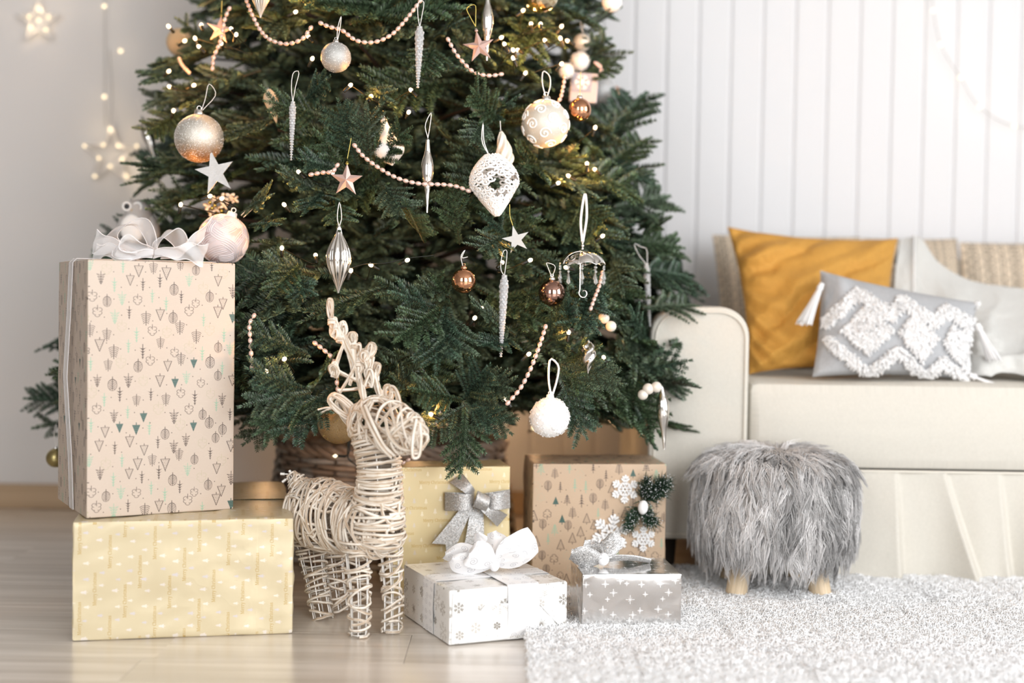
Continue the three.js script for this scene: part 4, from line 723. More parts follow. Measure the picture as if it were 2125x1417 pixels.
  { const mb = new MB(); strand(mb, [Q(864, 870, 2.27), Q(856, 915, 2.255), Q(858, 950, 2.26), Q(868, 948, 2.26), Q(874, 915, 2.26), Q(872, 880, 2.27)], 0.003); strand(mb, [Q(800, 870, 2.30), Q(808, 905, 2.28), Q(832, 930, 2.27), Q(868, 935, 2.26)], 0.003); strand(mb, [Q(752, 846, 2.35), Q(766, 880, 2.31), Q(790, 925, 2.30), Q(812, 948, 2.31)], 0.0036); strand(mb, [Q(758, 842, 2.35), Q(774, 880, 2.305), Q(798, 925, 2.30), Q(818, 945, 2.31)], 0.0034); mb.build('muzzle_strand', M.rattan, deer); }
  const leg = (name, st, o) => { const at = volume(st); const mb = new MB(); wind(mb, at, { rings: 17, tilt: 0.085, pitch: 0.05, r: 0.0025, ...o }); mb.build(name, M.rattan, deer); const fw = new MB(); ribs(at, 6, fw, 0.0014); for (const t of [0.5, 0.75, 0.99]) { const c = []; for (let i = 0; i < 16; i++) c.push(at(t, i / 16 * 6.283, -0.002)); fw.tube(c, 0.0014, 4, { closed: true }); } return fw.build('leg_frame', M.wire, deer.children[deer.children.length - 1]); };
  leg('leg', [[742, 1118, 2.37, 34], [742, 1160, 2.37, 27], [746, 1240, 2.367, 22], [745, 1318, 2.365, 19]], {});
  leg('leg', [[806, 1112, 2.40, 34], [810, 1160, 2.40, 22], [814, 1230, 2.40, 20], [813, 1310, 2.39, 19]], {});
  leg('leg', [[640, 1095, 2.52, 42], [646, 1145, 2.52, 28], [656, 1210, 2.51, 22], [670, 1284, 2.49, 22]], {});
  leg('leg', [[688, 1098, 2.55, 38], [690, 1145, 2.55, 26], [697, 1205, 2.54, 21], [706, 1268, 2.53, 21]], {});
  piece('tail', [[648, 1040, 2.51, 40], [634, 1022, 2.515, 30], [618, 1002, 2.52, 19], [604, 984, 2.525, 8]], { rings: 15, tilt: 0.12, pitch: 0.1, longs: 8, frame: 6, r: 0.0021, wr: 0.0016 });
  { const mb = new MB(); for (const [a, b] of [[[604, 984], [582, 983]], [[606, 984], [600, 976]], [[604, 986], [586, 1000]]]) mb.tube([Q(...a, 2.525), Q(...b, 2.52)], 0.0016, 5).tube([Q(lerp(a[0], b[0], 0.6), lerp(a[1], b[1], 0.6), 2.52), Q(...b, 2.52)], 0.003, 6); mb.build('tail_wire', M.wire, deer); }
  // ears: looped cords
  const loops = (mb, base, tip, wpx, n, r = 0.0027) => { for (let k = 0; k < n; k++) { const w = wpx * rr(0.35, 1), b = [base[0] + rr(-4, 4), base[1] + rr(-4, 4), base[2]], t = [tip[0] + rr(-4, 4), tip[1] + rr(-4, 4), tip[2] + rr(-0.01, 0.01)], dx = t[0] - b[0], dy = t[1] - b[1], l = Math.hypot(dx, dy), nx = -dy / l * w, ny = dx / l * w; strand(mb, [Q(...b), Q(b[0] + dx * 0.4 + nx, b[1] + dy * 0.4 + ny, b[2] - 0.004), Q(t[0] + nx * 0.6, t[1] + ny * 0.6, t[2]), Q(t[0] - nx * 0.6, t[1] - ny * 0.6, t[2]), Q(b[0] + dx * 0.4 - nx, b[1] + dy * 0.4 - ny, b[2] + 0.004), Q(...b)], r); } };
  { const mb = new MB(); loops(mb, [748, 872, 2.4], [690, 826, 2.42], 16, 12); loops(mb, [725, 880, 2.41], [704, 832, 2.42], 10, 7); strand(mb, [Q(700, 845, 2.41), Q(676, 846, 2.415), Q(660, 850, 2.42)], 0.002); strand(mb, [Q(700, 846, 2.41), Q(680, 850, 2.415), Q(664, 858, 2.42)], 0.002); mb.build('ear', M.rattan, deer); }
  { const mb = new MB(); loops(mb, [805, 838, 2.40], [806, 802, 2.42], 12, 5); strand(mb, [Q(796, 812, 2.41), Q(812, 801, 2.41), Q(822, 808, 2.40), Q(830, 830, 2.385), Q(834, 850, 2.37)]); strand(mb, [Q(798, 832, 2.40), Q(818, 812, 2.40), Q(826, 846, 2.38)]); strand(mb, [Q(790, 838, 2.40), Q(812, 830, 2.39), Q(838, 856, 2.36)]); mb.build('ear', M.rattan, deer); }
  // antlers: bundles of cord along branching stems
  const bundle = (mb, pts, wpx, n, r = 0.0029) => { for (let k = 0; k < n; k++) { const a = rr(0, 6.283), sw = rr(0.5, 3); strand(mb, pts.map((p, i) => Q(p[0] + Math.cos(a + i * sw) * wpx, p[1] + Math.sin(a + i * sw) * wpx * 0.5, p[2] + Math.sin(a + i * sw) * 0.003)), r); } };
  { const mb = new MB(), z = 2.41;
    bundle(mb, [[762, 846, 2.37], [754, 820, 2.38], [746, 788, z], [738, 755, z], [720, 722, z], [704, 690, z], [692, 664, z]], 4.5, 6);
    bundle(mb, [[735, 745, z], [722, 712, z], [708, 688, z], [712, 672, z]], 5, 4); bundle(mb, [[740, 760, z], [733, 730, z], [732, 700, z]], 4, 4); bundle(mb, [[746, 790, z], [742, 760, z], [745, 735, z]], 4, 3);
    bundle(mb, [[745, 790, z], [722, 780, z], [700, 770, z], [688, 762, z]], 4, 3); bundle(mb, [[690, 780, z], [706, 740, z], [716, 705, z]], 4, 3); bundle(mb, [[722, 800, z], [730, 770, z], [726, 735, z]], 4, 2); bundle(mb, [[700, 810, z], [740, 806, z], [772, 800, z]], 2, 3); bundle(mb, [[708, 815, z], [728, 780, z], [742, 750, z]], 3, 2);
    loops(mb, [688, 662, z], [687, 620, z], 5, 2, 0.0024); loops(mb, [690, 690, z], [691, 662, z], 7, 5); loops(mb, [712, 694, z], [710, 672, z], 7, 4); loops(mb, [700, 705, z], [694, 682, z], 8, 3); loops(mb, [732, 716, z], [733, 694, z], 8, 5); loops(mb, [742, 740, z], [742, 716, z], 6, 3); loops(mb, [745, 775, z], [744, 752, z], 7, 4); loops(mb, [700, 782, z], [690, 756, z], 9, 5);
    for (const [x, y] of [[689, 664], [734, 715], [706, 700], [744, 752]]) { for (let k = 0; k < 3; k++) { const c = []; for (let i = 0; i <= 8; i++) c.push(Q(x + 7 * Math.cos(i * 0.9), y + k * 4 + 2 * Math.sin(i * 0.9), z + 0.005 * Math.sin(i * 0.9))); strand(mb, c, 0.0024); } }
    mb.build('antler', M.rattan, deer); }
  { const mb = new MB(), z = 2.40;
    bundle(mb, [[796, 838, 2.38], [786, 812, z], [778, 788, z], [766, 765, z], [762, 742, z]], 5, 5); bundle(mb, [[768, 768, z], [760, 750, z], [758, 735, z]], 4, 3); bundle(mb, [[758, 800, z], [770, 762, z], [772, 740, z]], 3, 3); bundle(mb, [[782, 792, z], [780, 775, z], [782, 768, z]], 4, 3);
    loops(mb, [764, 742, z], [772, 716, z], 10, 5); loops(mb, [780, 784, z], [783, 758, z], 8, 5); loops(mb, [758, 752, z], [757, 728, z], 8, 4); loops(mb, [770, 800, z], [764, 770, z], 10, 3);
    mb.build('antler', M.rattan, deer); }
  wires.build('wire_frame', M.wire, deer, 'pale metal wire skeleton');
}
// ---------------------------------------------------------------- ornaments on the tree
const KEEP = [];        // [px, py, radius px, Z]: what the foremost foliage should not cover
const gradient = (f) => dataTex(16, 256, (u, v) => f(v));
Object.assign(M, {
  copper: std({ color: new THREE.Color('#cf9a78'), metalness: 1, roughness: 0.07 }),
  mauve: std({ color: new THREE.Color('#a98577'), metalness: 1, roughness: 0.07 }),
  silver: std({ color: new THREE.Color('#e2dfda'), metalness: 1, roughness: 0.12 }),
  silverSatin: std({ color: new THREE.Color('#d5d2cb'), metalness: 0.9, roughness: 0.3 }),
  champagne: std({ map: gradient((v) => { const k = smooth(0.18, 0.5, v); return [lerp(172, 222, k), lerp(138, 216, k), lerp(108, 205, k)]; }), metalness: 0.7, roughness: 0.36, normalMap: rep(glitterNormal, 5, 3), normalScale: new THREE.Vector2(1.1, 1.1) }),
  goldGlitter: std({ color: new THREE.Color('#e6c592'), map: rep(glitterMap, 5, 3), metalness: 0.5, roughness: 0.36, normalMap: rep(glitterNormal, 5, 3), normalScale: new THREE.Vector2(1.2, 1.2) }),
  paleGlitter: std({ color: new THREE.Color('#dedcd7'), map: rep(glitterMap, 5, 3), metalness: 0.35, roughness: 0.42, normalMap: rep(glitterNormal, 5, 3), normalScale: new THREE.Vector2(0.6, 0.6) }),
  pearlSkin: phys({ color: new THREE.Color('#dcd5c7'), metalness: 0.25, roughness: 0.4, normalMap: rep(glitterNormal, 6, 3), normalScale: new THREE.Vector2(0.5, 0.5), clearcoat: 0.3 }),
  pearl: phys({ color: new THREE.Color('#e4dccf'), roughness: 0.2, clearcoat: 0.8, clearcoatRoughness: 0.1 }),
  pinkRib: phys({ color: new THREE.Color('#efe6e6'), roughness: 0.4, clearcoat: 0.4 }),
  pinkFrost: phys({ color: new THREE.Color('#f2ebeb'), roughness: 0.5, clearcoat: 0.3, clearcoatRoughness: 0.4, map: dataTex(256, 128, (u, v) => { const k = fbm(u * 8, v * 6); return [lerp(212, 240, smooth(0.3, 0.5, k)), lerp(188, 234, smooth(0.3, 0.5, k)), lerp(188, 235, smooth(0.3, 0.5, k))]; }) }),
  ice: phys({ color: new THREE.Color('#ffffff'), transmission: 0.65, thickness: 0.008, ior: 1.45, roughness: 0.06 }),
  milk: phys({ color: new THREE.Color('#d6d4cf'), roughness: 0.25, clearcoat: 0.6, transmission: 0.15 }),
  matteWhite: std({ color: new THREE.Color('#f5f3f0'), roughness: 0.75 }),
  oliveGold: std({ color: new THREE.Color('#a99a6a'), metalness: 0.9, roughness: 0.3 }),
  lace: phys({ color: new THREE.Color('#fbfaf8'), roughness: 0.35, clearcoat: 0.4 }),
  sequin: phys({ color: new THREE.Color('#fbfaf9'), roughness: 0.28, clearcoat: 0.8, clearcoatRoughness: 0.15 }),
  facet: std({ color: new THREE.Color('#d8c7a6'), metalness: 1, roughness: 0.1, flatShading: true }),
  rose: std({ color: new THREE.Color('#e0c0b6'), metalness: 0.5, roughness: 0.32 }),
  roseBead: phys({ color: new THREE.Color('#e2c3b6'), metalness: 0.25, roughness: 0.25, clearcoat: 0.6 }),
  goldCap: std({ color: new THREE.Color('#d9bf63'), metalness: 1, roughness: 0.25 }),
  jute: std({ color: new THREE.Color('#cdb591'), roughness: 0.85 }),
  thread: std({ color: new THREE.Color('#f1eeea'), roughness: 0.5 }),
  goldThread: std({ color: new THREE.Color('#d8c56a'), metalness: 0.5, roughness: 0.4 }),
  clearWire: std({ color: new THREE.Color('#8f8a80'), roughness: 0.3 }),
  greenWire: std({ color: new THREE.Color('#14180f'), roughness: 0.5 }),
  wood: std({ color: new THREE.Color('#c9b79c'), roughness: 0.8 }),
  grayPlush: std({ color: new THREE.Color('#bdb8b4'), roughness: 0.95 }),
  black: std({ color: new THREE.Color('#111010'), roughness: 0.3 }),
});
function ornament(name, label, cat, px, py, rpx, o = {}) {
  const c = o.Z ? P(px, py, o.Z) : surf(px, py, o.out ?? 0.05), t = thing(name, label, cat, c, o.group), k = -c.z / F;
  KEEP.push([px, py, rpx * (o.keep ?? 1), -c.z]);
  t.userData.k = undefined;
  return { t, k, r: rpx * k };
}
// thread from the top of an ornament to a twig, points in pixels from its centre
function thread(t, k, pts, mat = M.thread, r = 0.0007) { new MB().tube(spline(pts.map(([x, y, z]) => V(x * k, -y * k, (z ?? 0) * k)), 14), r, 5).build('hanging_loop', mat, t); }
function cap(t, r, y, mat = M.silver, s = 1) {
  const mb = new MB(); mb.add(lathe([[0, 0], [r * 0.2, 0], [r * 0.215, r * 0.03], [r * 0.2, r * 0.06], [r * 0.19, r * 0.16], [r * 0.15, r * 0.2], [0, r * 0.2]], 18)); mb.add(new THREE.TorusGeometry(r * 0.09, r * 0.022, 6, 14).translate(0, r * 0.27, 0));
  const o = mb.build('cap', mat, t); o.position.y = y; o.scale.setScalar(s); return o;
}
function ball(name, label, px, py, rpx, mat, o = {}) {
  const q = ornament(name, label, 'bauble', px, py, rpx, o), { t, k, r } = q;
  let g = new THREE.SphereGeometry(r, 40, 28); if (o.shape) g = o.shape(r);
  part('ball', g, mat, t);
  if (o.cap !== null) cap(t, r, r * 0.97, o.cap ?? M.silver, o.capScale ?? 1);
  if (o.loop) thread(t, k, o.loop, o.loopMat ?? M.thread, o.loopR ?? 0.0007);
  if (o.more) o.more(t, r, k);
  if (o.tilt) { for (const c of t.children) { } t.rotation.z = o.tilt; }
  return q;
}
R = mulberry(200);
// chips of glitter stuck on a ball at all angles
function fluff(t, r) { const mb = new MB(); for (let k = 0; k < 900; k++) { const d = V(rr(-1, 1), rr(-1, 1), rr(-1, 1)); if (d.length() > 1 || d.length() < 0.1) continue; d.normalize(); const s = d.clone().cross(V(0.3, 1, 0.2)).normalize(); mb.needle(d.clone().multiplyScalar(r * 0.95), d, r * rr(0.15, 0.35), 0.0004, s, d.clone().cross(s)); } mb.build('fluff', M.matteWhite, t).userData.kind = 'stuff'; }
function flakes(t, r, n, mat = M.sequin) { const mb = new MB(), g = new THREE.CylinderGeometry(0.0006, 0.0006, 0.0002, 5); for (let k = 0; k < n; k++) { const d = V(rr(-1, 1), rr(-0.95, 1), rr(-1, 1)); if (d.length() > 1 || d.length() < 0.1) continue; d.normalize(); const w = d.clone().add(V(rr(-0.8, 0.8), rr(-0.8, 0.8), rr(-0.8, 0.8))).normalize(); mb.add(g, M4(d.multiplyScalar(r * 1.005), new THREE.Quaternion().setFromUnitVectors(V(0, 1, 0), w))); } mb.build('glitter', mat, t).userData.kind = 'stuff'; }
const loopUp = (rp, w, h, dx = 0) => [[0, -rp * 1.12, 0], [-w + dx * 0.6, -rp - h * 0.6, 0], [dx, -rp - h, 0], [w + dx * 0.6, -rp - h * 0.6, 0], [0, -rp * 1.12, 0]];
ball('bauble', 'large champagne to rose-gold glitter bauble at the left of the tree', 413, 287, 50, M.champagne, { loop: [[4, -56], [12, -80], [20, -112], [34, -92], [6, -57]], out: 0.05, more: (t, r) => flakes(t, r, 2600) });
ball('bauble', 'white glitter bauble high up between two bead swags', 697, 119, 31, M.paleGlitter, { loop: [[2, -34], [3, -60], [10, -84], [8, -60], [3, -34]], out: 0.06, more: (t, r) => flakes(t, r, 900) });
const swirlBall = (t, r) => { for (let k = 0; k < 26; k++) { const ph = k * 2.39996, y = 1 - 2 * (k + 0.5) / 26, n = V(Math.sqrt(1 - y * y) * Math.cos(ph), y, Math.sqrt(1 - y * y) * Math.sin(ph)), u = V(0, 1, 0.1).cross(n).normalize(), v = n.clone().cross(u), pts = [], s = k % 2 ? 1 : -1; for (let a = 0; a < 10.5; a += 0.35) { const q = r * 0.27 * (1 - a / 11); pts.push(n.clone().multiplyScalar(r).addScaledVector(u, Math.cos(a) * q * s).addScaledVector(v, Math.sin(a) * q).normalize().multiplyScalar(r * 1.01)); } new MB().tube(pts, r * 0.036, 6).build('swirl', M.lace, t); } flakes(t, r, 700); };
ball('bauble', 'pearl bauble with raised glitter swirls at the right of the tree', 1132, 257, 49, M.pearlSkin, { loop: [[0, -54], [-8, -84], [-6, -108], [6, -100], [9, -80], [2, -54]], loopR: 0.0013, out: 0.045, more: swirlBall });
ball('bauble', 'small shiny copper bauble on a gold thread below the snowflake lantern', 1203, 228, 24, M.copper, { loop: [[0, -28], [0, -50], [1, -78]], loopMat: M.goldThread, out: 0.06, capScale: 1.3 });
ball('bauble', 'shiny copper bauble hanging alone in the dark middle of the tree', 962, 583, 26, M.copper, { loop: [[-2, -30], [-6, -52], [2, -64], [-4, -48], [8, -50]], out: 0.06, cap: M.copper, capScale: 1.2 });
ball('bauble', 'shiny mauve-brown bauble below the little wire umbrella', 1145, 608, 28, M.mauve, { loop: [[0, -32], [-10, -56], [-12, -62], [6, -56], [0, -32]], out: 0.02, capScale: 1.2 });
ball('bauble', 'white snowball bauble covered in sequins low on the tree', 1141, 866, 41, M.matteWhite, {
  loop: [[2, -44], [-4, -80], [0, -122], [16, -108], [14, -80], [4, -44]], loopR: 0.0022, out: 0.06, cap: M.whitePaint, more: (t, r) => { const mb = new MB(); for (let k = 0; k < 900; k++) { const n = V(rr(-1, 1), rr(-1, 1), rr(-1, 1)); if (n.length() > 1 || n.length() < 0.1) continue; n.normalize(); const w = n.clone().add(V(rr(-0.4, 0.4), rr(-0.4, 0.4), rr(-0.4, 0.4))).normalize(); mb.add(new THREE.CylinderGeometry(r * 0.055, r * 0.055, r * 0.012, 6), M4(n.multiplyScalar(r * rr(0.99, 1.05)), new THREE.Quaternion().setFromUnitVectors(V(0, 1, 0), w))); } mb.build('sequins', M.sequin, t); } });
ball('bauble', 'gold glitter bauble behind the head of the wicker deer', 703, 877, 44, M.goldGlitter, { Z: 2.56, loop: [[-2, -48], [-2, -80], [0, -112]], loopMat: M.goldThread, cap: M.goldCap, keep: 0.4, more: (t, r) => flakes(t, r, 1500, M.goldCap) });
ball('bauble', 'frosted pink bauble with carved ribs above the tall gift', 463, 497, 52, M.pinkFrost, {
  Z: 2.62, loop: [[18, -60], [30, -84], [38, -88], [24, -58]], cap: M.whitePaint, more: (t, r) => { const mb = new MB(); for (let k = 0; k < 46; k++) { const ph = k * 2.39996, y = 1 - 2 * (k + 0.5) / 46, n = V(Math.sqrt(1 - y * y) * Math.cos(ph), y, Math.sqrt(1 - y * y) * Math.sin(ph)), u = V(Math.sin(k), Math.cos(k * 1.7), Math.sin(k * 2.3)).cross(n).normalize(), v = n.clone().cross(u); for (let j = -2; j <= 2; j++) { const pts = []; for (let i = 0; i <= 6; i++) { const a = i / 6 - 0.5; pts.push(n.clone().addScaledVector(u, a * 0.62).addScaledVector(v, j * 0.085 + 0.16 * a * a).normalize().multiplyScalar(r * (1.012 - 0.03 * Math.abs(a)))); } mb.tube(pts, r * 0.02, 4); } } mb.build('carved_ribs', M.pinkRib, t); }, tilt: -0.34 });
ball('bauble', 'small olive-gold bauble half hidden at the left of the tall gift', 116, 950, 20, M.oliveGold, { Z: 2.85, loop: loopUp(20, 4, 50) });
ball('bauble', 'matte white bauble cut by the top edge at the right', 1270, 4, 21, M.matteWhite, { out: 0.03 });
ball('bauble', 'faceted amber and silver mirror bauble cut by the top edge', 1121, -12, 39, M.facet, { out: 0.04, shape: (r) => new THREE.IcosahedronGeometry(r, 3) });
ball('bauble', 'pale glitter bauble at the right rim behind the snowflake lantern', 1247, 190, 32, M.whiteGlitter, { Z: 3.16 });
ball('bauble', 'shiny copper bauble peeping from behind the pale glitter bauble', 1272, 196, 19, M.copper, { Z: 3.24 });
ball('bauble', 'pearly silver bauble among the topmost twigs at the right', 1208, 88, 19, M.pearl, { Z: 3.02, loop: loopUp(19, 4, 40) });
ball('bauble', 'knitted jute ball high at the left edge of the tree', 376, 88, 25, M.jute, { Z: 3.1, cap: null, more: (t, r) => { const mb = new MB(); for (let j = 0; j < 9; j++) { const la = (j - 4) / 5 * 1.3; for (const ph of [0, Math.PI]) { const pts = []; for (let k = 0; k < 60; k++) { const a = k / 60 * 6.283, w = la + 0.1 * Math.sin(a * 9 + ph); pts.push(V(Math.cos(w) * Math.cos(a), Math.sin(w), Math.cos(w) * Math.sin(a)).multiplyScalar(r * (1.05 + 0.05 * Math.cos(a * 9 + ph)))); } mb.tube(pts, r * 0.13, 6, { closed: true }); } } mb.build('braid', M.jute, t); } });
ball('bauble', 'white woollen pompom nearest the pearl swirl bauble', 1176, 147, 14, M.matteWhite, { Z: 2.95, cap: null, more: fluff });
ball('bauble', 'larger white woollen pompom below the pearly silver bauble', 1204, 127, 18, M.matteWhite, { Z: 2.99, cap: null, more: fluff });

// long drops turned on a lathe; fl: number of flutes
function drop(label, px, py, w, h, prof, mat, o = {}) {
  const q = ornament('drop_ornament', label, 'ornament', px, py, Math.max(w, h * 0.3), o), { t, k } = q, sh = o.flutes ?? 0;
  KEEP.push([px, py - h * 0.28, w * 0.5, -t.position.z], [px, py + h * 0.28, w * 0.5, -t.position.z]);
  const mb = new MB(), N = prof.length;
  const rad = (v) => { const x = v * (N - 1), i = Math.min(N - 2, Math.floor(x)), f = x - i, a = prof[Math.max(0, i - 1)], b = prof[i], c = prof[i + 1], d = prof[Math.min(N - 1, i + 2)]; return Math.max(0.03, 0.5 * (2 * b + (c - a) * f + (2 * a - 5 * b + 4 * c - d) * f * f + (3 * b - a - 3 * c + d) * f * f * f)); };
  mb.grid((u, v) => { const a = -u * Math.PI * 2 + (o.twist ?? 0) * v, r = rad(v) * w * 0.5 * k * (1 + (sh ? (o.depth ?? 0.07) * Math.cos(sh * -u * Math.PI * 2) : 0)); return V(Math.cos(a) * r, (0.5 - v) * h * k, Math.sin(a) * r); }, o.nu ?? 96, 60, { wrapU: true });
  mb.build('drop', mat, t);
  const c = cap(t, w * 0.5 * k, h * 0.5 * k - 0.001, o.cap ?? M.silver, o.capScale ?? 0.9); c.scale.multiplyScalar(1);
  if (o.loop) thread(t, k, o.loop.map(([x, y]) => [x, y - h / 2]), o.loopMat ?? M.thread, o.loopR ?? 0.0008);
  if (o.tilt) t.rotation.z = o.tilt;
  return q;
}
const spindle = [0.16, 0.3, 0.62, 0.88, 1, 0.95, 0.78, 0.52, 0.25, 0.06], slim = [0.3, 0.36, 0.5, 0.8, 1, 1, 0.85, 0.55, 0.4, 0.3, 0.22, 0.16];
drop('fluted silver spindle drop hanging in the dark middle of the tree', 703, 540, 49, 136, spindle, M.silver, { flutes: 11, depth: 0.08, nu: 176, loop: [[-1, -4], [-4, -20], [0, -52], [5, -20], [1, -4]], out: 0.03 });
drop('slim tapering silver drop above the lace ornament', 887, 366, 27, 150, slim, M.silver, { loop: [[0, -4], [-6, -30], [6, -56], [4, -30], [0, -4]], out: 0.05 });
drop('smooth silver drop hanging behind the rose star near the top edge', 1011, 55, 26, 140, slim, M.silver, { out: 0.03 });
drop('silver drop hanging beside the three pearls low on the right', 1376, 868, 27, 130, [0.25, 0.5, 0.9, 1, 0.95, 0.75, 0.5, 0.35, 0.25, 0.15], M.silver, { Z: 2.70, tilt: 0.06 });
drop('white pleated cone drop whose point shows at the top edge', 541, -8, 46, 88, [0.3, 0.8, 1, 0.85, 0.6, 0.3, 0.05], M.silverSatin, { flutes: 18, depth: 0.07, out: 0.06 });
drop('long clear and white glass drop at the left rim of the tree', 309, 288, 25, 94, [0.2, 0.45, 0.8, 1, 1, 0.8, 0.55, 0.3, 0.1], M.silver, { Z: 3.12, tilt: 0.32, loop: [[0, -4], [2, -40]] });
drop('pale wooden teardrop wedged among dark twigs at upper left', 566, 222, 30, 74, [0.3, 0.8, 1, 0.95, 0.8, 0.6, 0.4, 0.2, 0.03], M.wood, { out: -0.02, tilt: 0.25 });
drop('white frosted bell-shaped ornament behind the centre twigs', 805, 296, 62, 96, [0.2, 0.26, 0.42, 0.5, 0.8, 1, 0.95, 0.6, 0.05], M.matteWhite, { out: -0.02, tilt: 0.2 });
drop('pearly white twisted shell drop behind the lace ornament', 1046, 312, 34, 78, [0.2, 0.45, 0.6, 0.75, 0.9, 1, 0.95, 0.7, 0.05], M.pearl, { flutes: 5, depth: 0.14, twist: 3.2, out: 0.02, tilt: 0.18, loop: [[0, -4], [2, -22]] });
drop('silver corkscrew drop half hidden behind a low twig at right', 1221, 742, 28, 66, [0.3, 0.8, 1, 1, 0.9, 0.75, 0.5, 0.25, 0.05], M.silver, { flutes: 3, depth: 0.16, twist: 5, out: 0.03 });

// knobbly glass icicles
function icicle(label, px, py, h, w, tilt, loop, o = {}) {
  const q = ornament('glass_icicle', label, 'icicle', px, py, 12, o), { t, k } = q;
  for (const f of [-0.4, -0.2, 0.2, 0.4]) KEEP.push([px - f * h * Math.sin(tilt), py + f * h, w * 0.6, -t.position.z]);
  const mb = new MB(), n = Math.round(h / 5.2);
  for (let j = 0; j < n; j++) { const v = j / (n - 1), y = (0.5 - v) * h * k, r = w * 0.5 * k * (v < 0.1 ? 0.55 + v * 4 : 1 - 0.7 * Math.pow(v, 1.3)); for (let i = 0; i < 4; i++) { const a = i * Math.PI / 2 + j * 0.78; mb.add(new THREE.IcosahedronGeometry(r * 0.66, 0).rotateY(j * 2.1 + i).rotateX(j), M4(V(Math.cos(a) * r * 0.5, y, Math.sin(a) * r * 0.5))); } }
  mb.tube([V(0, h * 0.5 * k, 0), V(0, -h * 0.5 * k, 0)], (v) => w * 0.28 * k * (1 - 0.75 * v), 8);
  mb.build('icicle', M.ice, t); t.rotation.z = tilt;
  thread(t, k, loop.map(([x, y]) => [x, y - h / 2]), M.thread, 0.0007);
}
icicle('twisted glass icicle high on the tree right of the white glitter bauble', 869, 119, 122, 20, -0.02, [[0, 0], [-5, -28], [-4, -52], [6, -54], [4, -26], [0, 0]], { out: 0.055 });
icicle('twisted glass icicle at upper left above the rose star', 606, 272, 118, 15, -0.02, [[0, 0], [-4, -30], [0, -62], [10, -64], [4, -30], [0, 0]], { out: 0.055 });
icicle('long knobbly glass icicle between the copper and mauve baubles', 1043, 656, 166, 20, -0.03, [[0, 0], [-8, -14], [-4, -52], [2, -54], [0, 0]], { out: 0.05 });
icicle('slim glass icicle at the right side near the sofa arm', 1345, 612, 128, 15, 0.08, [[0, 0], [-14, -20], [-22, -44], [-8, -36], [2, -32], [2, 0]], { Z: 2.88 });

// stars
function star(name, label, px, py, R1, R2, thick, mat, o = {}) {
  const q = ornament(name, label, 'star ornament', px, py, R1 * 0.8, o), { t, k } = q, mb = new MB(), ring = [];
  for (let i = 0; i < 10; i++) { const a = Math.PI / 2 + i * Math.PI / 5, r = (i % 2 ? R2 : R1) * k; ring.push(V(Math.cos(a) * r, Math.sin(a) * r * (o.sy ?? 1), 0)); }
  for (const s of [1, -1]) { const apex = V(0, 0, s * thick * k); for (let i = 0; i < 10; i++) { const a = ring[i], b = ring[(i + 1) % 10], e = o.flat ? [a.clone().setZ(s * 0.002), b.clone().setZ(s * 0.002)] : [a, b], n = e[0].clone().sub(apex).cross(e[1].clone().sub(apex)).multiplyScalar(s).normalize(), id = (s > 0 ? [apex, ...e] : [apex, e[1], e[0]]).map((p) => mb.vert(p.x, p.y, p.z, n.x, n.y, n.z, p.x * 4, p.y * 4)); mb.tri(...id); } }
  if (o.flat) for (let i = 0; i < 10; i++) { const a = ring[i], b = ring[(i + 1) % 10], n = b.clone().sub(a).cross(V(0, 0, 1)).normalize(); mb.quad(...[[a, -1], [b, -1], [b, 1], [a, 1]].map(([p, s]) => mb.vert(p.x, p.y, s * 0.002, n.x, n.y, n.z))); }
  mb.build('star', mat, t);
  if (!o.nocap) cap(t, R1 * 0.55 * k, R1 * 0.93 * k, o.cap ?? M.goldCap, 0.9);
  if (o.loop) thread(t, k, o.loop.map(([x, y]) => [x, y - R1]), o.loopMat ?? M.goldThread);
  t.rotation.set(0, o.ry ?? 0, o.rz ?? 0);
}
star('star_ornament', 'faceted rose-pink star above the fluted silver drop', 719, 374, 35, 14, 11, M.rose, { rz: -0.03, out: 0.07, loop: [[0, -10], [3, -30], [6, -52]] });
star('star_ornament', 'faceted rose-silver star near the top edge right of centre', 994, 97, 34, 13, 11, M.rose, { rz: 0.18, out: 0.065, cap: M.rose, loop: [[0, -8], [-8, -30], [-12, -48], [6, -52], [4, -30], [0, -8]] });
star('star_ornament', 'flat silver glitter star below the large champagne bauble', 447, 358, 42, 16, 1.8, M.silverGlitter, { flat: true, nocap: true, rz: 0.22, sy: 1.15, out: 0.03 });
star('star_ornament', 'flat pale frosted star poking out right of the copper bauble', 1071, 497, 30, 11, 1.8, M.milk, { flat: true, nocap: true, rz: 0.25, out: 0.045, loop: [[0, 0], [-1, -20], [4, -44]] });
star('star_ornament', 'pink star out of focus at the upper left of the tree', 456, 62, 30, 11, 6, M.rose, { rz: -0.1, out: 0.0, ry: 0.4, loop: [[0, -6], [-2, -30]] });
star('star_ornament', 'tiny white star at a twig tip below the pearls', 1218, 867, 9, 4, 3, M.matteWhite, { nocap: true, Z: 2.72 });

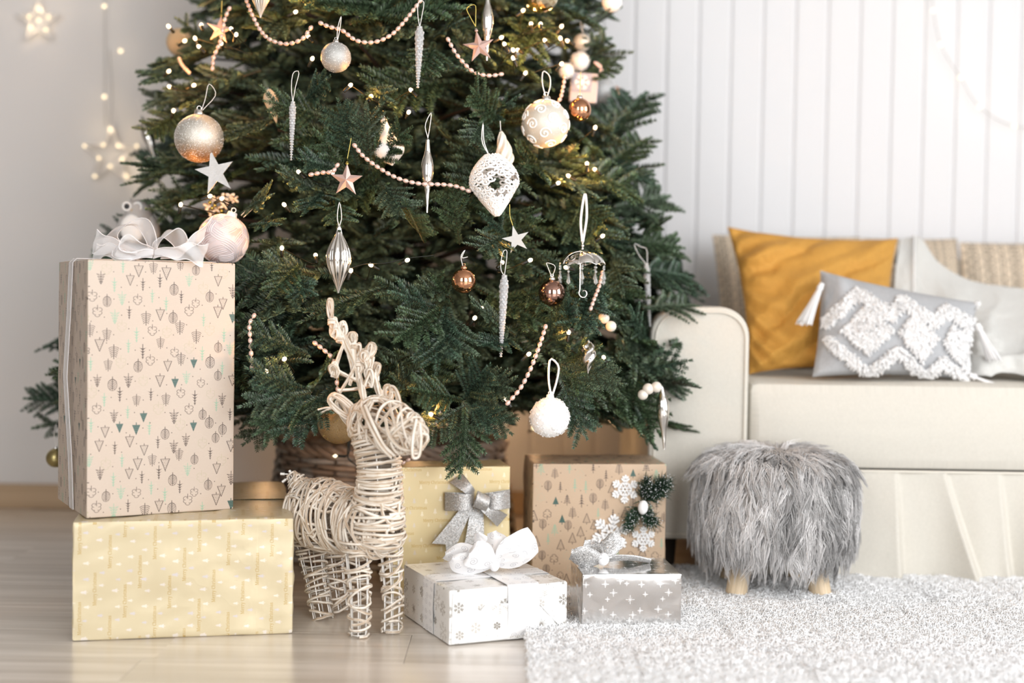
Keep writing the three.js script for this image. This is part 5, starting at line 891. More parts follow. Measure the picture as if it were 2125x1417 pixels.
{ // openwork lace drop
  const { t, k } = ornament('lace_drop', 'white openwork lace drop ornament right of centre', 'ornament', 1026, 384, 56, { out: 0.07 });
  const mb = new MB(), w = 50 * k, h = 126 * k, rad = (v) => w * (v < 0.5 ? Math.sin(Math.PI * (0.06 + v)) ** 0.8 : Math.pow(1 - (v - 0.5) / 0.53, 0.9) * 0.99 + 0.02), at = (v, a, l = 1) => V(Math.cos(a) * rad(v) * l, (0.5 - v) * h, Math.sin(a) * rad(v) * l);
  for (let j = 0; j < 22; j++) for (let i = 0; i < 13; i++) {
    const v = (j + 0.5) / 22, a = (i + (j % 2) * 0.5) / 13 * 6.283, hole = [[1.42, 0.50, 0.34, 0.20], [1.85, 0.27, 0.24, 0.07], [1.05, 0.66, 0.22, 0.07], [0.62, 0.40, 0.18, 0.10], [2.25, 0.53, 0.22, 0.10], [0.25, 0.4, 0.2, 0.1], [2.9, 0.52, 0.2, 0.1], [3.7, 0.46, 0.3, 0.15], [4.7, 0.44, 0.3, 0.14], [5.6, 0.48, 0.3, 0.14]].some(([c, w0, da0, dv0]) => { let da = Math.abs(a - c); da = Math.min(da, 6.283 - da); return Math.abs(da / da0) ** 1.2 + Math.abs((v - w0) / dv0) ** 1.2 < 1; });
    if (hole) continue;
    const pts = [], tw = (i + j) % 2 ? 1 : -1, s = 0.30; for (let q = 0; q <= 9; q++) { const th = q * 0.75, rr2 = 1 - q / 12; pts.push(at(clamp(v + 0.048 * Math.sin(th) * rr2, 0, 1), a + tw * s * 0.62 * Math.cos(th) * rr2, 1.0 + 0.02 * Math.sin(q))); }
    mb.tube(pts, w * 0.045, 5);
  }
  for (const v of [0.1, 0.24, 0.74, 0.86]) { const pts = []; for (let i = 0; i < 40; i++) pts.push(at(v + 0.012 * Math.sin(i * 1.57), i / 40 * 6.283)); mb.tube(pts, w * 0.05, 5, { closed: true }); }
  for (let i = 0; i < 10; i++) { const pts = []; for (let q = 0; q <= 12; q++) pts.push(at(0.7 + 0.28 * q / 12, i / 10 * 6.283 + 0.15 * Math.sin(q * 1.3))); mb.tube(pts, w * 0.06, 5); }
  mb.build('lace', M.lace, t); t.rotation.z = 0.1;
  thread(t, k, [[-6, -62], [-18, -92], [-12, -130], [-14, -92], [-6, -62]], M.thread, 0.001);
}
{ // little beaded umbrella
  const { t, k } = ornament('umbrella_ornament', 'little silver wire umbrella with crystal drops and curled handle', 'ornament', 1208, 548, 54, { out: 0.06 });
  const up = (a, v) => { const r = 48 * k * Math.sin(v * 1.45), y = 30 * k * (Math.cos(v * 1.5) - 0.05); return V(Math.cos(a) * r, y - 2 * k, Math.sin(a) * r); };
  const n = 8, fr = new MB();
  for (let i = 0; i < n; i++) {
    const a0 = i / n * 6.283 + 0.2, a1 = (i + 1) / n * 6.283 + 0.2, pts = []; for (let q = 0; q <= 10; q++) pts.push(up(a0, q / 10)); fr.tube(pts, 0.0011, 5);
    const rim = []; for (let q = 0; q <= 8; q++) { const p = up(lerp(a0, a1, q / 8), 1); p.y += 5 * k * Math.sin(q / 8 * Math.PI); rim.push(p); } fr.tube(rim, 0.0009, 5);
    if (i % 2 === 1 || i === 0) { const mb = new MB(); mb.grid((u, v) => { const p = up(lerp(a0, a1, u), 0.03 + 0.97 * v); p.y += 5 * k * Math.sin(u * Math.PI) * v; p.multiplyScalar(0.99); return p; }, 8, 8, { th: 0.0004 }); mb.build('panel', M.silver, t); }
    else { const sp = [], am = (a0 + a1) / 2; for (let a = 0; a < 9; a += 0.4) { const d = 1 - a / 10; sp.push(up(am + 0.26 * Math.cos(a) * d, 0.66 + 0.2 * Math.sin(a) * d)); } fr.tube(sp, 0.0009, 5); }
  }
  fr.build('frame', M.silver, t);
  const hd = []; for (let q = 0; q <= 8; q++) hd.push(V(-4 * k, (28 - q * 10) * k, 0)); for (let a = 0; a < 5.6; a += 0.4) { const d = 11 * k * (1 - a / 9); hd.push(V(4 * k - Math.cos(a) * d * 0.9, -60 * k - Math.sin(a) * d, 0)); } new MB().tube(hd, 0.0016, 6).build('handle', M.silver, t);
  const dm = phys({ color: new THREE.Color('#f2f4f3'), transmission: 0.8, thickness: 0.004, ior: 1.5, roughness: 0.03 });
  for (let i = 0; i < 10; i++) { const a = i / 10 * 6.283 + 0.35, p = up(a, 1), L = (12 + 8 * (i % 2)) * k, mb = new MB(); mb.tube([p, p.clone().add(V(0, -L, 0))], 0.0004, 4); for (const q of [0.3, 0.75]) mb.add(new THREE.IcosahedronGeometry(2.6 * k, 1), M4(p.clone().add(V(0, -L * q, 0)))); mb.add(lathe([[0, 0], [4.6 * k, 5 * k], [3.6 * k, 9 * k], [0, 22 * k]], 8), M4(p.clone().add(V(0, -L - 22 * k, 0)))); mb.build('crystal_drop', dm, t); }
  const tp = new MB(); for (const y of [32, 38, 44]) tp.add(new THREE.IcosahedronGeometry((y === 38 ? 4 : 3) * k, 2), M4(V(0, y * k, 0))); tp.build('finial', M.silver, t);
  const rb = new MB(); ribbon(rb, [V(0, 46 * k, 0), V(-4 * k, 90 * k, 0), V(4 * k, 146 * k, -2 * k), V(8 * k, 100 * k, 0), V(1 * k, 46 * k, 0)], [V(1, 0, 0.5)], 0.005, 0.0004, 30, { nu: 2 }); rb.build('ribbon_loop', M.organzaEdge, t, 'white satin ribbon loop');
}
for (const [label, list, Z] of [['pair of cream pearls on a twig below the umbrella', [[1253, 660, 12], [1268, 677, 11.5]], 2.62], ['cluster of three cream pearls at the lower right of the tree', [[1334, 819, 11], [1345, 807, 12], [1362, 803, 11.5]], 2.66]]) {
  const c = P(list[0][0], list[0][1], Z), t = thing('pearl_pick', label, 'ornament', c);
  for (const [x, y, r] of list) { const p = P(x, y, Z).sub(c); part('pearl', new THREE.SphereGeometry(m(r, Z), 24, 18), M.pearl, t).position.copy(p); KEEP.push([x, y, r, Z]); }
  const mid = P(list[1][0] - 4, list[1][1] - 6, Z + 0.03).sub(c); const mb = new MB(); for (const [x, y] of list) mb.tube([P(x, y, Z).sub(c), mid, mid.clone().add(V(-0.02, 0.01, -0.05))], 0.0008, 4); mb.build('stem', M.goldCap, t);
}
{ // owl
  const { t, k } = ornament('owl_ornament', 'soft grey and white owl figure with ringed eyes behind the organza bow', 'owl ornament', 288, 462, 40, { Z: 2.92 });
  const body = new MB(); body.add(lathe([[0, -46], [20, -44], [33, -28], [36, -6], [30, 14], [25, 26], [24, 36], [16, 45], [0, 48]].map(([r, y]) => [r * k, y * k]), 28)); body.build('body', M.grayPlush, t);
  const belly = part('belly', new THREE.SphereGeometry(1, 24, 18).scale(25 * k, 30 * k, 12 * k), M.matteWhite, t); belly.position.set(-6 * k, -14 * k, 26 * k);
  for (const s of [-1, 1]) { const w = part('wing', new THREE.SphereGeometry(1, 18, 14).scale(9 * k, 26 * k, 18 * k), M.grayPlush, t); w.position.set(s * 34 * k, -10 * k, 4 * k); w.rotation.z = s * 0.25; const e = part('eye', new THREE.TorusGeometry(8 * k, 2.4 * k, 8, 20), M.matteWhite, t); e.position.set((s * 11 - 8) * k, 32 * k, 21 * k); const pu = part('pupil', new THREE.SphereGeometry(5 * k, 12, 10).scale(1, 1, 0.4), M.black, e); pu.position.set(0, 0, 0); const ear = part('ear', new THREE.ConeGeometry(6 * k, 16 * k, 10), M.grayPlush, t); ear.position.set(s * 16 * k, 46 * k, 0); ear.rotation.z = -s * 0.3; }
  const bk = part('beak', new THREE.ConeGeometry(3 * k, 9 * k, 8).rotateX(Math.PI), M.wood, t); bk.position.set(-8 * k, 22 * k, 25 * k);
}
{ // gold pick of leaves and berries
  const Z = 2.74, c = P(455, 430, Z), t = thing('leaf_pick', 'pale gold glitter leaf and berry sprig above the pink bauble', 'ornament', c); R = mulberry(5);
  KEEP.push([455, 430, 28, Z]);
  const q = (x, y, z = 0) => P(x, y, Z + z).sub(c);
  new MB().tube([q(474, 458, 0.03), q(455, 436), q(440, 416)], 0.0011, 5).build('stem', M.goldCap, t);
  for (const [x, y, s] of [[432, 428, 9], [445, 417, 9], [462, 412, 10], [478, 410, 10], [450, 434, 8], [466, 426, 9], [438, 440, 8], [488, 414, 8]]) { const mb = new MB(), a0 = rr(0, 6.283); for (let k = 0; k < 4; k++) mb.add(new THREE.SphereGeometry(1, 10, 8).scale(m(s * 0.7, Z), m(s * 0.45, Z), 0.0014), M4(q(x, y).add(V(Math.cos(a0 + k * 1.57) * m(s * 0.6, Z), Math.sin(a0 + k * 1.57) * m(s * 0.6, Z), rr(0, 0.004))), new THREE.Quaternion().setFromEuler(new THREE.Euler(rr(-0.5, 0.5), rr(-0.5, 0.5), a0 + k * 1.57)))); mb.build('leaf', (x + y) % 3 ? M.champagne : M.silverGlitter, t); }
  for (const [x, y] of [[436, 420], [440, 432], [452, 444], [460, 438], [446, 426]]) part('berry', new THREE.SphereGeometry(m(4, Z), 12, 10), M.goldCap, t).position.copy(q(x, y, -0.01));
}
{ // lantern with a snowflake window
  const Z = 2.98, c = P(1210, 178, Z), t = thing('lantern_ornament', 'small pinkish gift-bag ornament with a grey snowflake window at upper right', 'ornament', c); KEEP.push([1206, 176, 26, Z]);
  const k = Z / F; part('bag', box(58 * k, 62 * k, 22 * k, 4 * k).translate(2 * k, -4 * k, -8 * k), phys({ color: new THREE.Color('#dfcdc6'), roughness: 0.4, transmission: 0.2 }), t);
  part('window', box(40 * k, 38 * k, 2 * k, 0.6 * k).translate(-3 * k, 6 * k, 4 * k), std({ color: new THREE.Color('#a9a3ab'), roughness: 0.5 }), t);
  const mb = new MB(); for (let a = 0; a < 6; a++) { const d = V(Math.cos(a * 1.047), Math.sin(a * 1.047), 0); mb.tube([V(0, 0, 0), d.clone().multiplyScalar(16 * k)], 1.9 * k, 5); for (const s of [-1, 1]) mb.tube([d.clone().multiplyScalar(9 * k), d.clone().multiplyScalar(14 * k).add(V(-d.y, d.x, 0).multiplyScalar(s * 5 * k))], 1.6 * k, 5); } mb.build('snowflake', M.matteWhite, t).position.set(-3 * k, 6 * k, 6 * k);
  new MB().tube(spline([V(30 * k, 20 * k, -8 * k), V(34 * k, 44 * k, -8 * k), V(20 * k, 52 * k, -8 * k), V(40 * k, 34 * k, -8 * k)], 12), 2.6 * k, 6).build('ribbon_handle', M.rose, t);
  t.rotation.z = -0.06;
}

// ---------------------------------------------------------------- bead garland: each swag a thing of its own
const beadGeo = (() => { const mb = new MB(); mb.add(new THREE.SphereGeometry(1, 9, 7).scale(0.0058, 0.0042, 0.0042)); return mb.geo(); })();
const SWAGS = [
  ['pink bead garland swag at the top left under the pleated cone', [[512, 2], [526, 36], [540, 62], [560, 82], [596, 91], [628, 80], [645, 58]], 0.05],
  ['pink bead garland swag dipping right of the white glitter bauble', [[666, 48], [682, 55], [708, 62], [740, 84], [778, 87], [812, 72], [838, 46], [872, 2]], 0.055],
  ['pink bead garland swag passing below the rose star at the top right', [[930, 82], [944, 108], [960, 128], [984, 150], [1016, 157], [1040, 154]], 0.05],
  ['long pink bead garland swag from the rose star towards the lace drop', [[736, 302], [752, 322], [786, 348], [826, 370], [870, 381], [920, 383], [948, 387], [972, 396]], 0.06],
  ['short pink bead garland piece at the left point of the rose star', [[646, 362], [670, 358], [690, 356], [700, 343]], 0.05],
  ['pink bead garland strand curving down left of the sequin snowball', [[1132, 678], [1124, 704], [1112, 738], [1098, 772], [1078, 808], [1054, 836]], 0.055],
  ['pink bead garland strand hanging straight down beside the tall gift', [[527, 655], [518, 672], [519, 700], [521, 730], [523, 762]], 0.03],
  ['pink bead garland strand running behind the deer antlers', [[654, 712], [672, 726], [690, 744], [698, 772], [700, 804], [706, 822]], 0.02],
  ['pink bead garland strand curving past the deer muzzle', [[922, 824], [910, 862], [900, 890], [884, 918], [860, 945], [826, 966]], null],
  ['pink bead garland piece hanging below the wire umbrella', [[1250, 566], [1244, 592], [1234, 618], [1226, 640]], 0.03],
  ['pink bead garland piece above the pearl swirl bauble', [[1172, 160], [1168, 184], [1162, 206], [1150, 222]], 0.03],
  ['pink bead garland piece at the far upper left by the pink star', [[476, 18], [468, 36], [462, 62], [456, 90], [444, 118], [441, 142]], 0.02],
  ['short pink bead garland piece above the window light string at left', [[372, 122], [376, 132], [384, 142], [392, 150]], 0.0],
];
for (const [label, pts, out] of SWAGS) {
  const w = spline(pts.map(([x, y], k) => out === null ? P(x, y, 2.56 + 0.0004 * (y - 824)) : surf(x, y, out)), 200), t = thing('bead_garland', label, 'garland', w[100], 'pink bead garland');
  const c = new THREE.CatmullRomCurve3(w.map((p) => p.clone().sub(w[100]))), L = c.getLength(), n = Math.round(L / 0.0122);
  new MB().tube(c.getSpacedPoints(40), 0.0007, 4).build('string', M.thread, t);
  for (let k = 0; k <= n; k++) { const b = part('bead', beadGeo, M.roseBead, t), u = clamp(k / n, 0, 1), d = c.getTangentAt(u); b.position.copy(c.getPointAt(u)); b.quaternion.setFromUnitVectors(V(1, 0, 0), d); }
  for (let k = 0; k < w.length; k += 8) { const p = project(w[k]); KEEP.push([p[0], p[1], 6, p[2]]); }
}
// ---------------------------------------------------------------- lights: fairy lights in the tree, star lamps and a string on the wall
const bulbMat = (k = 1) => std({ color: new THREE.Color('#ffe9c8'), emissive: new THREE.Color().setRGB(1, 0.80, 0.5), emissiveIntensity: 0.48 * k, roughness: 0.3 });
M.bulb = bulbMat(1); M.wallBulb = bulbMat(0.6); M.holder = std({ color: new THREE.Color('#15170f'), roughness: 0.4 });
function bulbs(t, list, mat, r, power, colour, every = 1) {
  const geo = lathe([[0, r * 1.4], [r * 0.75, r * 0.9], [r, r * 0.1], [r * 0.7, -r * 0.8], [0, -r * 1.1]], 9), hold = lathe([[0, -r * 4.2], [r * 0.75, -r * 4.2], [r * 0.8, -r * 0.9], [0, -r * 0.9]], 8);
  for (const p of list) {
    const b = part('bulb', geo, mat, t); b.position.copy(p).sub(t.position); b.rotation.set(rr(-1, 1), 0, rr(-1.2, 1.2));
    if (mat === M.bulb) part('bulb_holder', hold, M.holder, b);
    if (list.indexOf(p) % every) continue;
    const l = new THREE.PointLight(new THREE.Color().setRGB(...colour), power * every); l.position.copy(p).sub(t.position); l.shadow.radius = 0.25; l.name = 'bulb_glow'; t.add(l);
  }
}
R = mulberry(300);
const BULBS = [[350, 55], [383, 85], [413, 97], [405, 80], [459, 90], [490, 72], [418, 52], [350, 148], [352, 180], [402, 177], [375, 425], [435, 407], [460, 412], [585, 515], [655, 530], [728, 562], [770, 550], [845, 540], [590, 745], [553, 770], [1042, 545], [1100, 540], [1097, 735], [690, 358], [648, 122], [640, 76], [613, 25], [727, 177], [770, 200], [853, 187], [848, 233], [620, 357], [590, 425], [1085, 22], [1102, 50], [1122, 50], [1165, 55], [1040, 78], [1047, 92], [1065, 104], [1075, 104], [1065, 121], [1131, 84], [1163, 80], [1178, 85], [1165, 133], [1090, 152], [1235, 265], [1218, 340], [1180, 365], [1158, 380], [1253, 742], [895, 860], [1050, 828], [1235, 352], [1175, 555], [1250, 490], [480, 60], [360, 230], [985, 660], [1180, 690], [1000, 640]];
const ORANGE = [1, 0.45, 0.10];
{
  const pts = BULBS.map(([x, y]) => surf(x, y, rr(0.0, 0.04))), t = thing('fairy_lights', 'string of warm fairy lights wound through the tree', 'string lights', TREE.clone().setY(0.8));
  // the string also runs round the back and the inside, low over the basket
  const back = []; for (let k = 0; k < 18; k++) { const a = Math.PI * (0.55 + 0.9 * k / 17), h = 0.29 + 0.05 * (k % 3); back.push(V(TREE.x + Math.sin(a) * 0.34, h, Math.max(ROOM.z0 + 0.06, TREE.z + Math.cos(a) * 0.34))); }
  bulbs(t, pts, M.bulb, 0.0042, 0.0026, ORANGE, 2); bulbs(t, back, M.bulb, 0.0042, 0.0030, [1, 0.6, 0.3], 2);
  for (const p of pts) { const q = project(p); KEEP.push([q[0], q[1], 7, q[2]]); }
  // wires: from bulb to bulb round the tree, sinking into the branches between
  const mb = new MB(), order = pts.map((p) => [p, Math.atan2(p.x - TREE.x, p.z - TREE.z) + p.y * 40]).sort((a, b) => a[0].y - b[0].y).map((q) => q[0]);
  for (let k = 0; k + 1 < order.length; k++) { const a = order[k], b = order[k + 1]; if (a.distanceTo(b) > 0.13) continue; const mid = a.clone().lerp(b, 0.5); mid.lerp(TREE.clone().setY(mid.y), 0.12); mid.y -= 0.02; new MB().tube(spline([a, mid, b].map((p) => p.clone().sub(t.position)), 10), 0.0011, 4).build('wire', M.greenWire, t); }
  mb.tube(spline([[728, 556], [760, 547], [800, 546], [845, 536], [900, 530]].map(([x, y]) => surf(x, y, 0.02).sub(t.position)), 16), 0.0010, 4);
  mb.build('wire', M.greenWire, t);
}
{ // a loose end of the string in front of the basket, and one at the upper left
  const Z = 2.80, t = thing('fairy_lights', 'loose end of the fairy lights hanging in front of the wicker basket', 'string lights', P(712, 945, Z)), q = (x, y) => P(x, y, Z).sub(t.position);
  part('bulb', lathe([[0, 0.006], [0.0042, 0], [0, -0.0045]], 6).rotateZ(Math.PI / 2), M.bulb, t).position.copy(q(696, 946));
  const l = new THREE.PointLight(new THREE.Color().setRGB(...ORANGE), 0.0015); l.position.copy(q(696, 946)); l.name = 'bulb_glow'; l.shadow.radius = 0.2; t.add(l);
  new MB().tube([q(701, 946), q(718, 947)], 0.0028, 8).build('bulb_holder', M.holder, t);
  new MB().tube(spline([q(716, 947), q(724, 940), q(724, 910), q(722, 950), q(735, 962), q(752, 970), q(780, 972)], 20), 0.0016, 6).build('wire', M.holder, t);
}
const WZ = -ROOM.z0 - 0.012, onWall = (x, y, f = 0) => P(x, y, WZ - f);
function starLamp(label, px, py, ro, ri, bl, tilt) {
  const c = onWall(px, py, 0.02), t = thing('star_lamp', label, 'star lamp', c), pts = [], q = (x, y) => onWall(px + x, py + y, 0.02).sub(c);
  for (let k = 0; k < 10; k++) { const a = -Math.PI / 2 + k * Math.PI / 5 + tilt, r = k % 2 ? ri : ro; pts.push(q(Math.cos(a) * r, Math.sin(a) * r)); }
  const out = []; for (let k = 0; k < 10; k++) for (let s = 0; s < 6; s++) out.push(pts[k].clone().lerp(pts[(k + 1) % 10], s / 6));
  new MB().tube(out, 0.0042, 6, { closed: true }).build('frame', M.plaster, t);
  bulbs(t, bl.map(([x, y]) => onWall(x, y, 0.03)), M.wallBulb, 0.0038, 0.00015, [1, 0.78, 0.5], 3);
  const mb = new MB(); mb.tube(spline([q(0, -ro), q(4, -ro - 60), q(-2, -ro - 160)], 10), 0.0009, 4); mb.build('cord', M.clearWire, t);
}
starLamp('glowing star lamp high on the wall at the far left', 80, 44, 46, 18, [[81, 20], [60, 35], [101, 36], [65, 58], [95, 62], [80, 42]], 0);
starLamp('large faint star lamp on the wall just left of the tree', 229, 322, 60, 25, [[228, 267], [175, 303], [214, 301], [245, 302], [284, 303], [205, 328], [253, 330], [228, 345], [197, 366], [263, 366]], 0.05);
for (const [label, list] of [['string of small warm lights hanging on the left wall between the star lamps', [[216, 13], [250, 106], [216, 201]]], ['string of small warm lights slanting down the plank wall at upper right', [[1937, 22], [1952, 93], [1993, 161], [2033, 222], [2105, 262]]]]) {
  const pts = list.map(([x, y]) => onWall(x, y, 0.02)), t = thing('wall_lights', label, 'string lights', pts[1]);
  bulbs(t, pts, M.wallBulb, 0.005, 0.00015, [1, 0.8, 0.55]);
  const w = [[list[0][0] - (list[0][0] > 1000 ? 6 : -4), -60], ...list.map(([x, y], k) => [list[0][0] > 1000 ? x : 218, y]), ...(list[0][0] > 1000 ? [[2180, 262]] : [[219, 262]])];
  new MB().tube(spline(w.map(([x, y]) => onWall(x, y, 0.012).sub(t.position)), 30), 0.0008, 4).build('wire', M.clearWire, t);
}

// ---------------------------------------------------------------- the tree
const tones = ['#ffffff', '#e2ecd9', '#d5e6ea'].map((c) => phys({ color: new THREE.Color(c), vertexColors: true, roughness: 0.36, specularIntensity: 1 }));
M.bark = std({ color: new THREE.Color('#2a1d13'), roughness: 0.9 });
// one spray: a stem along x with side twigs in the x-z plane, y is its upper face
function spray(seed, L, opt = {}) {
  const r = mulberry(seed), u = (a, b) => a + (b - a) * r(), mb = new MB();
  const axis = (p0, dir, len, lift, stemR, needleL, density) => {
    const n = Math.max(4, Math.round(len / 0.02)), pts = [], wv = u(-1, 1) * 0.12;
    for (let k = 0; k <= n; k++) { const t = k / n; pts.push(p0.clone().addScaledVector(dir, len * t).add(V(0, lift * len * t * t, wv * len * t * t))); }
    mb.color([0.085, 0.055, 0.03]).tube(pts, (t) => stemR * (1 - 0.5 * t), 4, { open: true });
    const c = new THREE.CatmullRomCurve3(pts), steps = Math.round(len / density);
    for (let k = 0; k < steps; k++) {
      const t = (k + r() * 0.8) / steps; if (t > 1) continue;
      const p = c.getPoint(t), d = c.getTangent(t), side = d.clone().cross(V(0, 1, 0)).normalize(), up = side.clone().cross(d).normalize();
      const env = needleL * (0.72 + 0.28 * Math.sin(Math.PI * Math.min(1, t * 1.1 + 0.1))) * (t > 0.9 ? 0.85 : 1);
      for (const [a, w] of [[0.08, 1], [Math.PI - 0.08, 1], [0.7, 0.9], [Math.PI - 0.7, 0.9], [k % 2 ? 1.25 : 1.9, 0.72]]) {
        const aa = a + u(-0.2, 0.2), out = side.clone().multiplyScalar(Math.cos(aa)).addScaledVector(up, Math.sin(aa)), f = (t > 0.93 ? 1.4 : 0.6) + u(-0.12, 0.12), nd = d.clone().multiplyScalar(f).add(out).normalize(), ns = nd.clone().cross(out).normalize();
        const q = Math.pow(u(0.6, 1.35), 2), young = t > 0.6 ? 1.7 : 1.05; mb.color([0.062 * q * young, 0.090 * q * young, 0.056 * q * young]);
        mb.needle(p, nd, env * w * u(0.85, 1.1), 0.00150, ns, nd.clone().cross(ns));
      }
    }
    return c;
  };
  const main = axis(V(), V(1, 0, 0), L, opt.lift ?? u(-0.12, 0.02), 0.0024, 0.0200, 0.0046), n = opt.pairs ?? Math.round(u(4.4, 6.4));
  for (let k = 0; k < n; k++) for (const s of [-1, 1]) {
    const t = 0.22 + 0.62 * (k + u(-0.12, 0.12) + (s > 0 ? 0.3 : 0)) / n, p = main.getPoint(clamp(t, 0.05, 0.92)), a = u(0.62, 0.95), len = L * u(0.36, 0.5) * (1 - 0.42 * t);
    axis(p, V(Math.cos(a), u(-0.08, 0.16), s * Math.sin(a)).normalize(), len, u(-0.1, 0.16), 0.0016, 0.0190, 0.0044);
  }
  return mb.geo();
}
const SPRAYS = []; for (let k = 0; k < 9; k++) SPRAYS.push(spray(900 + k, 0.24 + 0.02 * (k % 3)));
for (let k = 0; k < 3; k++) SPRAYS.push(spray(950 + k, 0.2, { pairs: 2 }));
const lone = [0, 1].map((k) => spray(970 + k, 0.15, { pairs: 0 }));
{
  R = mulberry(4242);
  const tree = thing('christmas_tree', 'large green artificial fir hung with silver, white and copper ornaments', 'tree', TREE.clone());
  new MB().tube([V(0, 0.02, 0), V(0, 2.6, 0)], (t) => 0.034 * (1 - 0.8 * t), 12).build('trunk', M.bark, tree);
  const limbs = new MB();
  let count = 0; const covered = [];
  const blocks = (B, d, L, n) => { for (const s of [0.25, 0.5, 0.75, 1.0]) for (const q of [-0.05, 0, 0.05]) { const side = d.clone().cross(n).normalize(), p = project(B.clone().addScaledVector(d, L * s).addScaledVector(side, q * (1.2 - s))); for (const [x, y, r, z] of KEEP) if (p[2] < z + 0.012 && Math.hypot(p[0] - x, p[1] - y) < r + 8) return true; } return false; };
  const room = (p) => p.z > ROOM.z0 + 0.03 && p.y > 0.29;
  const put = (B, d, n, scale, geo, tone) => { const o = part('branch', geo, tone, tree); o.position.copy(B).sub(TREE); o.quaternion.copy(frame(d, n)); o.scale.setScalar(scale); count++; return o; };
  // sprays that give the tree its outline and its foremost tufts: [base px, tip px, how far out, sort]
  const HAND = [
    [1215, 95, 1296, 78, 0], [1230, 150, 1292, 132, 0], [1255, 290, 1328, 196, 0], [1262, 262, 1330, 226, 0], [1262, 340, 1342, 285, 0], [1268, 345, 1352, 372, 0], [1278, 430, 1376, 408, 0], [1312, 500, 1408, 512, 0], [1320, 560, 1426, 568, 0], [1338, 640, 1442, 628, 0], [1372, 722, 1488, 686, 0], [1340, 760, 1430, 745, 0], [1372, 790, 1458, 818, 0], [1330, 862, 1420, 886, 0.0], [1318, 850, 1352, 946, 0.02], [1230, 60, 1262, 15, 0],
    [405, 70, 362, 12, 0], [398, 165, 306, 142, 0], [380, 205, 280, 200, 0], [374, 235, 312, 278, 0], [360, 330, 284, 322, 0], [355, 395, 284, 384, 0], [345, 440, 280, 432, 0], [268, 478, 176, 486, 0], [282, 456, 222, 432, 0],
    [700, 330, 640, 240, 0.03], [735, 320, 700, 222, 0.03], [765, 320, 762, 232, 0.03], [790, 330, 838, 262, 0.03], [690, 350, 612, 322, 0.03], [650, 395, 575, 352, 0.02], [700, 420, 706, 470, 0.04], [660, 412, 632, 440, 0.03], [790, 380, 838, 440, 0.04],
    [870, 475, 858, 442, 0.04], [905, 640, 780, 600, 0.04], [915, 610, 838, 578, 0.04], [912, 640, 828, 706, 0.05], [925, 640, 906, 752, 0.06], [930, 640, 958, 738, 0.05], [920, 600, 885, 545, 0.04], [640, 810, 512, 772, 0.04], [642, 815, 502, 840, 0.05], [650, 830, 530, 900, 0.06], [655, 840, 600, 905, 0.05], [660, 835, 652, 872, 0.04], [655, 800, 690, 745, 0.02], [600, 720, 520, 690, 0.02], [610, 560, 540, 545, 0.02], [612, 560, 560, 610, 0.03], [620, 570, 622, 630, 0.03],
    [955, 850, 868, 902, 0.05], [965, 850, 962, 986, 0.06], [985, 850, 1072, 892, 0.05], [975, 850, 1050, 936, 0.05], [955, 830, 862, 812, 0.04], [970, 820, 1006, 762, 0.03], [1015, 800, 1070, 800, 0.03], [1165, 770, 1272, 848, 0.05], [1160, 775, 1214, 896, 0.05], [1180, 760, 1288, 790, 0.04], [1190, 745, 1270, 700, 0.03], [1070, 705, 1002, 722, 0.03], [1060, 690, 985, 640, 0.03], [1100, 615, 1150, 662, 0.03], [1150, 690, 1190, 630, 0.03],
    [780, 730, 800, 762, 0.02], [950, 480, 935, 380, 0.03], [1040, 480, 985, 420, 0.04], [1050, 490, 1000, 520, 0.04], [1080, 450, 1145, 470, 0.04], [1090, 480, 1140, 440, 0.03], [835, 800, 800, 755, 0.03], [640, 235, 560, 215, 0.02], [640, 205, 690, 165, 0.03], [760, 180, 830, 230, 0.03], [1030, 250, 980, 190, 0.03], [1040, 230, 1100, 190, 0.04], [1010, 250, 965, 300, 0.03], [900, 90, 880, 160, 0.02], [930, 60, 975, 30, 0.03], [560, 880, 512, 925, -0.05], [1330, 470, 1372, 470, 0], [1225, 610, 1200, 680, 0.03], [1260, 800, 1310, 850, 0.02], [480, 680, 505, 600, 0.02], [520, 470, 600, 460, 0.03], [510, 440, 560, 400, 0.03], [1200, 420, 1260, 470, 0.03], [1330, 700, 1300, 620, 0.02], [1270, 545, 1300, 600, 0.02],
  ];
  HAND.forEach(([bx, by, tx, ty, out], k) => {
    const T = surf(tx, ty, out + 0.02), B0 = surf(bx, by, out - 0.05), d = T.clone().sub(B0), L = Math.max(0.1, d.length()); d.normalize();
    const n = V(0, EYE, 0).sub(B0).normalize().multiplyScalar(0.75).add(V(rr(-0.3, 0.3), rr(0.2, 0.9), 0)).normalize(), geo = SPRAYS[Math.floor(R() * SPRAYS.length)], s = clamp(L / 0.24, 0.5, 1.05);
    put(T.clone().addScaledVector(d, -0.25 * s), d, n, s, geo, tones[k % 3]);
  });
  // low branches reaching out at the far left, behind the tall gift
  for (const [bx, by, tx, ty] of [[180, 800, 95, 752], [180, 830, 62, 830], [180, 870, 40, 884], [190, 880, 84, 912], [170, 840, 130, 900], [170, 810, 112, 790]]) { const B = P(bx, by, 3.0), T = P(tx, ty, 3.0), d = T.clone().sub(B), L = d.length(); d.normalize(); put(B, d, V(0, 0.5, 1).normalize(), L / 0.25, SPRAYS[8 + count % 4], tones[count % 3]); }
  // fill: every other branch of the outer shell that faces the room
  let tries = 0;
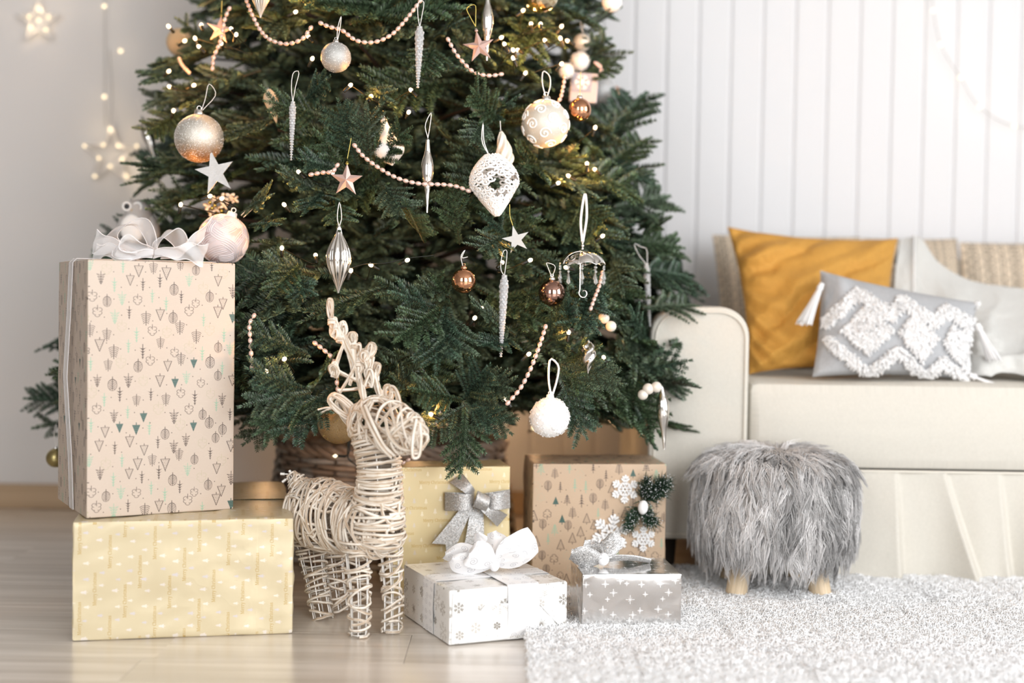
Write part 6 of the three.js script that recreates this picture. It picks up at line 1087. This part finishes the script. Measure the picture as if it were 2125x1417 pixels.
  while (count < 300 && tries++ < 9000) {
    const low = tries < 700 && tries % 2, h = low ? rr(0.33, 0.85) : 0.34 + 1.15 * Math.pow(R(), 1.25), az = low ? rr(0.75, 1.75) : rr(-1.9, 1.9), rad = V(Math.sin(az), 0, Math.cos(az)), tan = V(Math.cos(az), 0, -Math.sin(az)), rr0 = treeR(h);
    const sc = rr(0.75, 1.05), fall = rr(-0.55, 0.25) - 0.18 * smooth(0.9, 0.3, h), d = rad.clone().multiplyScalar(rr(0.35, 1)).addScaledVector(tan, rr(-0.8, 0.8)).add(V(0, fall, 0)).normalize();
    const n0 = rad.clone().multiplyScalar(rr(0.5, 1)).add(V(0, rr(0.4, 0.9), 0)).addScaledVector(tan, rr(-0.3, 0.3)), n = n0.addScaledVector(d, -n0.dot(d)).normalize();
    const tip = V(TREE.x, h, TREE.z).addScaledVector(rad, rr0 * rr(0.86, 1.04)), B = tip.clone().addScaledVector(d, -0.24 * sc);
    if (!room(tip) || !room(B) || blocks(B, d, 0.25 * sc, n)) continue;
    const q = project(tip); if (covered.some(([x, y]) => Math.hypot(q[0] - x, q[1] - y) < 24)) continue;
    covered.push(q); put(B, d, n, sc, SPRAYS[Math.floor(R() * SPRAYS.length)], pick(tones));
  }
  // the rest of the foliage: deeper layers, the back and the part above the frame
  const inner = [];
  const wantInner = 980; tries = 0;
  while (inner.length < wantInner && tries++ < 12000) {
    const h = 0.33 + 2.2 * Math.pow(R(), 1.5), az = rr(-Math.PI, Math.PI);
    if ((h > 1.5 && R() < 0.6) || (Math.abs(az) > 2.1 && R() < 0.55)) continue;
    const f = Math.abs(az) < 0.85 ? rr(0.22, 0.64) : rr(0.35, 1), rad = V(Math.sin(az), 0, Math.cos(az)), tan = V(Math.cos(az), 0, -Math.sin(az));
    const sc = rr(0.7, 1) * (h > 1.9 ? 0.7 : 1), d = rad.clone().multiplyScalar(rr(0.5, 1)).addScaledVector(tan, rr(-0.7, 0.7)).add(V(0, rr(-0.5, 0.3), 0)).normalize();
    const n0 = V(rr(-0.4, 0.4), 1, rr(-0.4, 0.4)), n = n0.addScaledVector(d, -n0.dot(d)).normalize(), tip = V(TREE.x, h, TREE.z).addScaledVector(rad, treeR(h) * f), B = tip.clone().addScaledVector(d, -0.24 * sc);
    if (!room(tip) || !room(B) || blocks(B, d, 0.25 * sc, n)) continue;
    inner.push(M4(B.sub(TREE), frame(d, n), V(sc, sc, sc)));
  }
  const inst = new THREE.InstancedMesh(SPRAYS[2], tones[0], inner.length); inst.name = 'foliage'; inst.userData.kind = 'stuff'; inner.forEach((q, k) => inst.setMatrixAt(k, q)); tree.add(inst);
  // woody limbs from the trunk
  for (let k = 0; k < 90; k++) { const h = 0.3 + 2.0 * k / 90, az = k * 2.39996, L = treeR(h) * 0.8, e = V(Math.sin(az) * L, h + L * 0.12, Math.cos(az) * L); if (e.z + TREE.z < ROOM.z0 + 0.05) continue; limbs.tube([V(0, h, 0), e.clone().multiplyScalar(0.5).setY(h + L * 0.1), e], (t) => 0.007 * (1 - 0.6 * t), 6); }
  limbs.build('limbs', M.bark, tree);
}

scene.traverse((o) => { if (o.isMesh) { o.castShadow = true; o.receiveShadow = true; } if (o.isPointLight) o.castShadow = true; });
renderer.render(scene, camera);
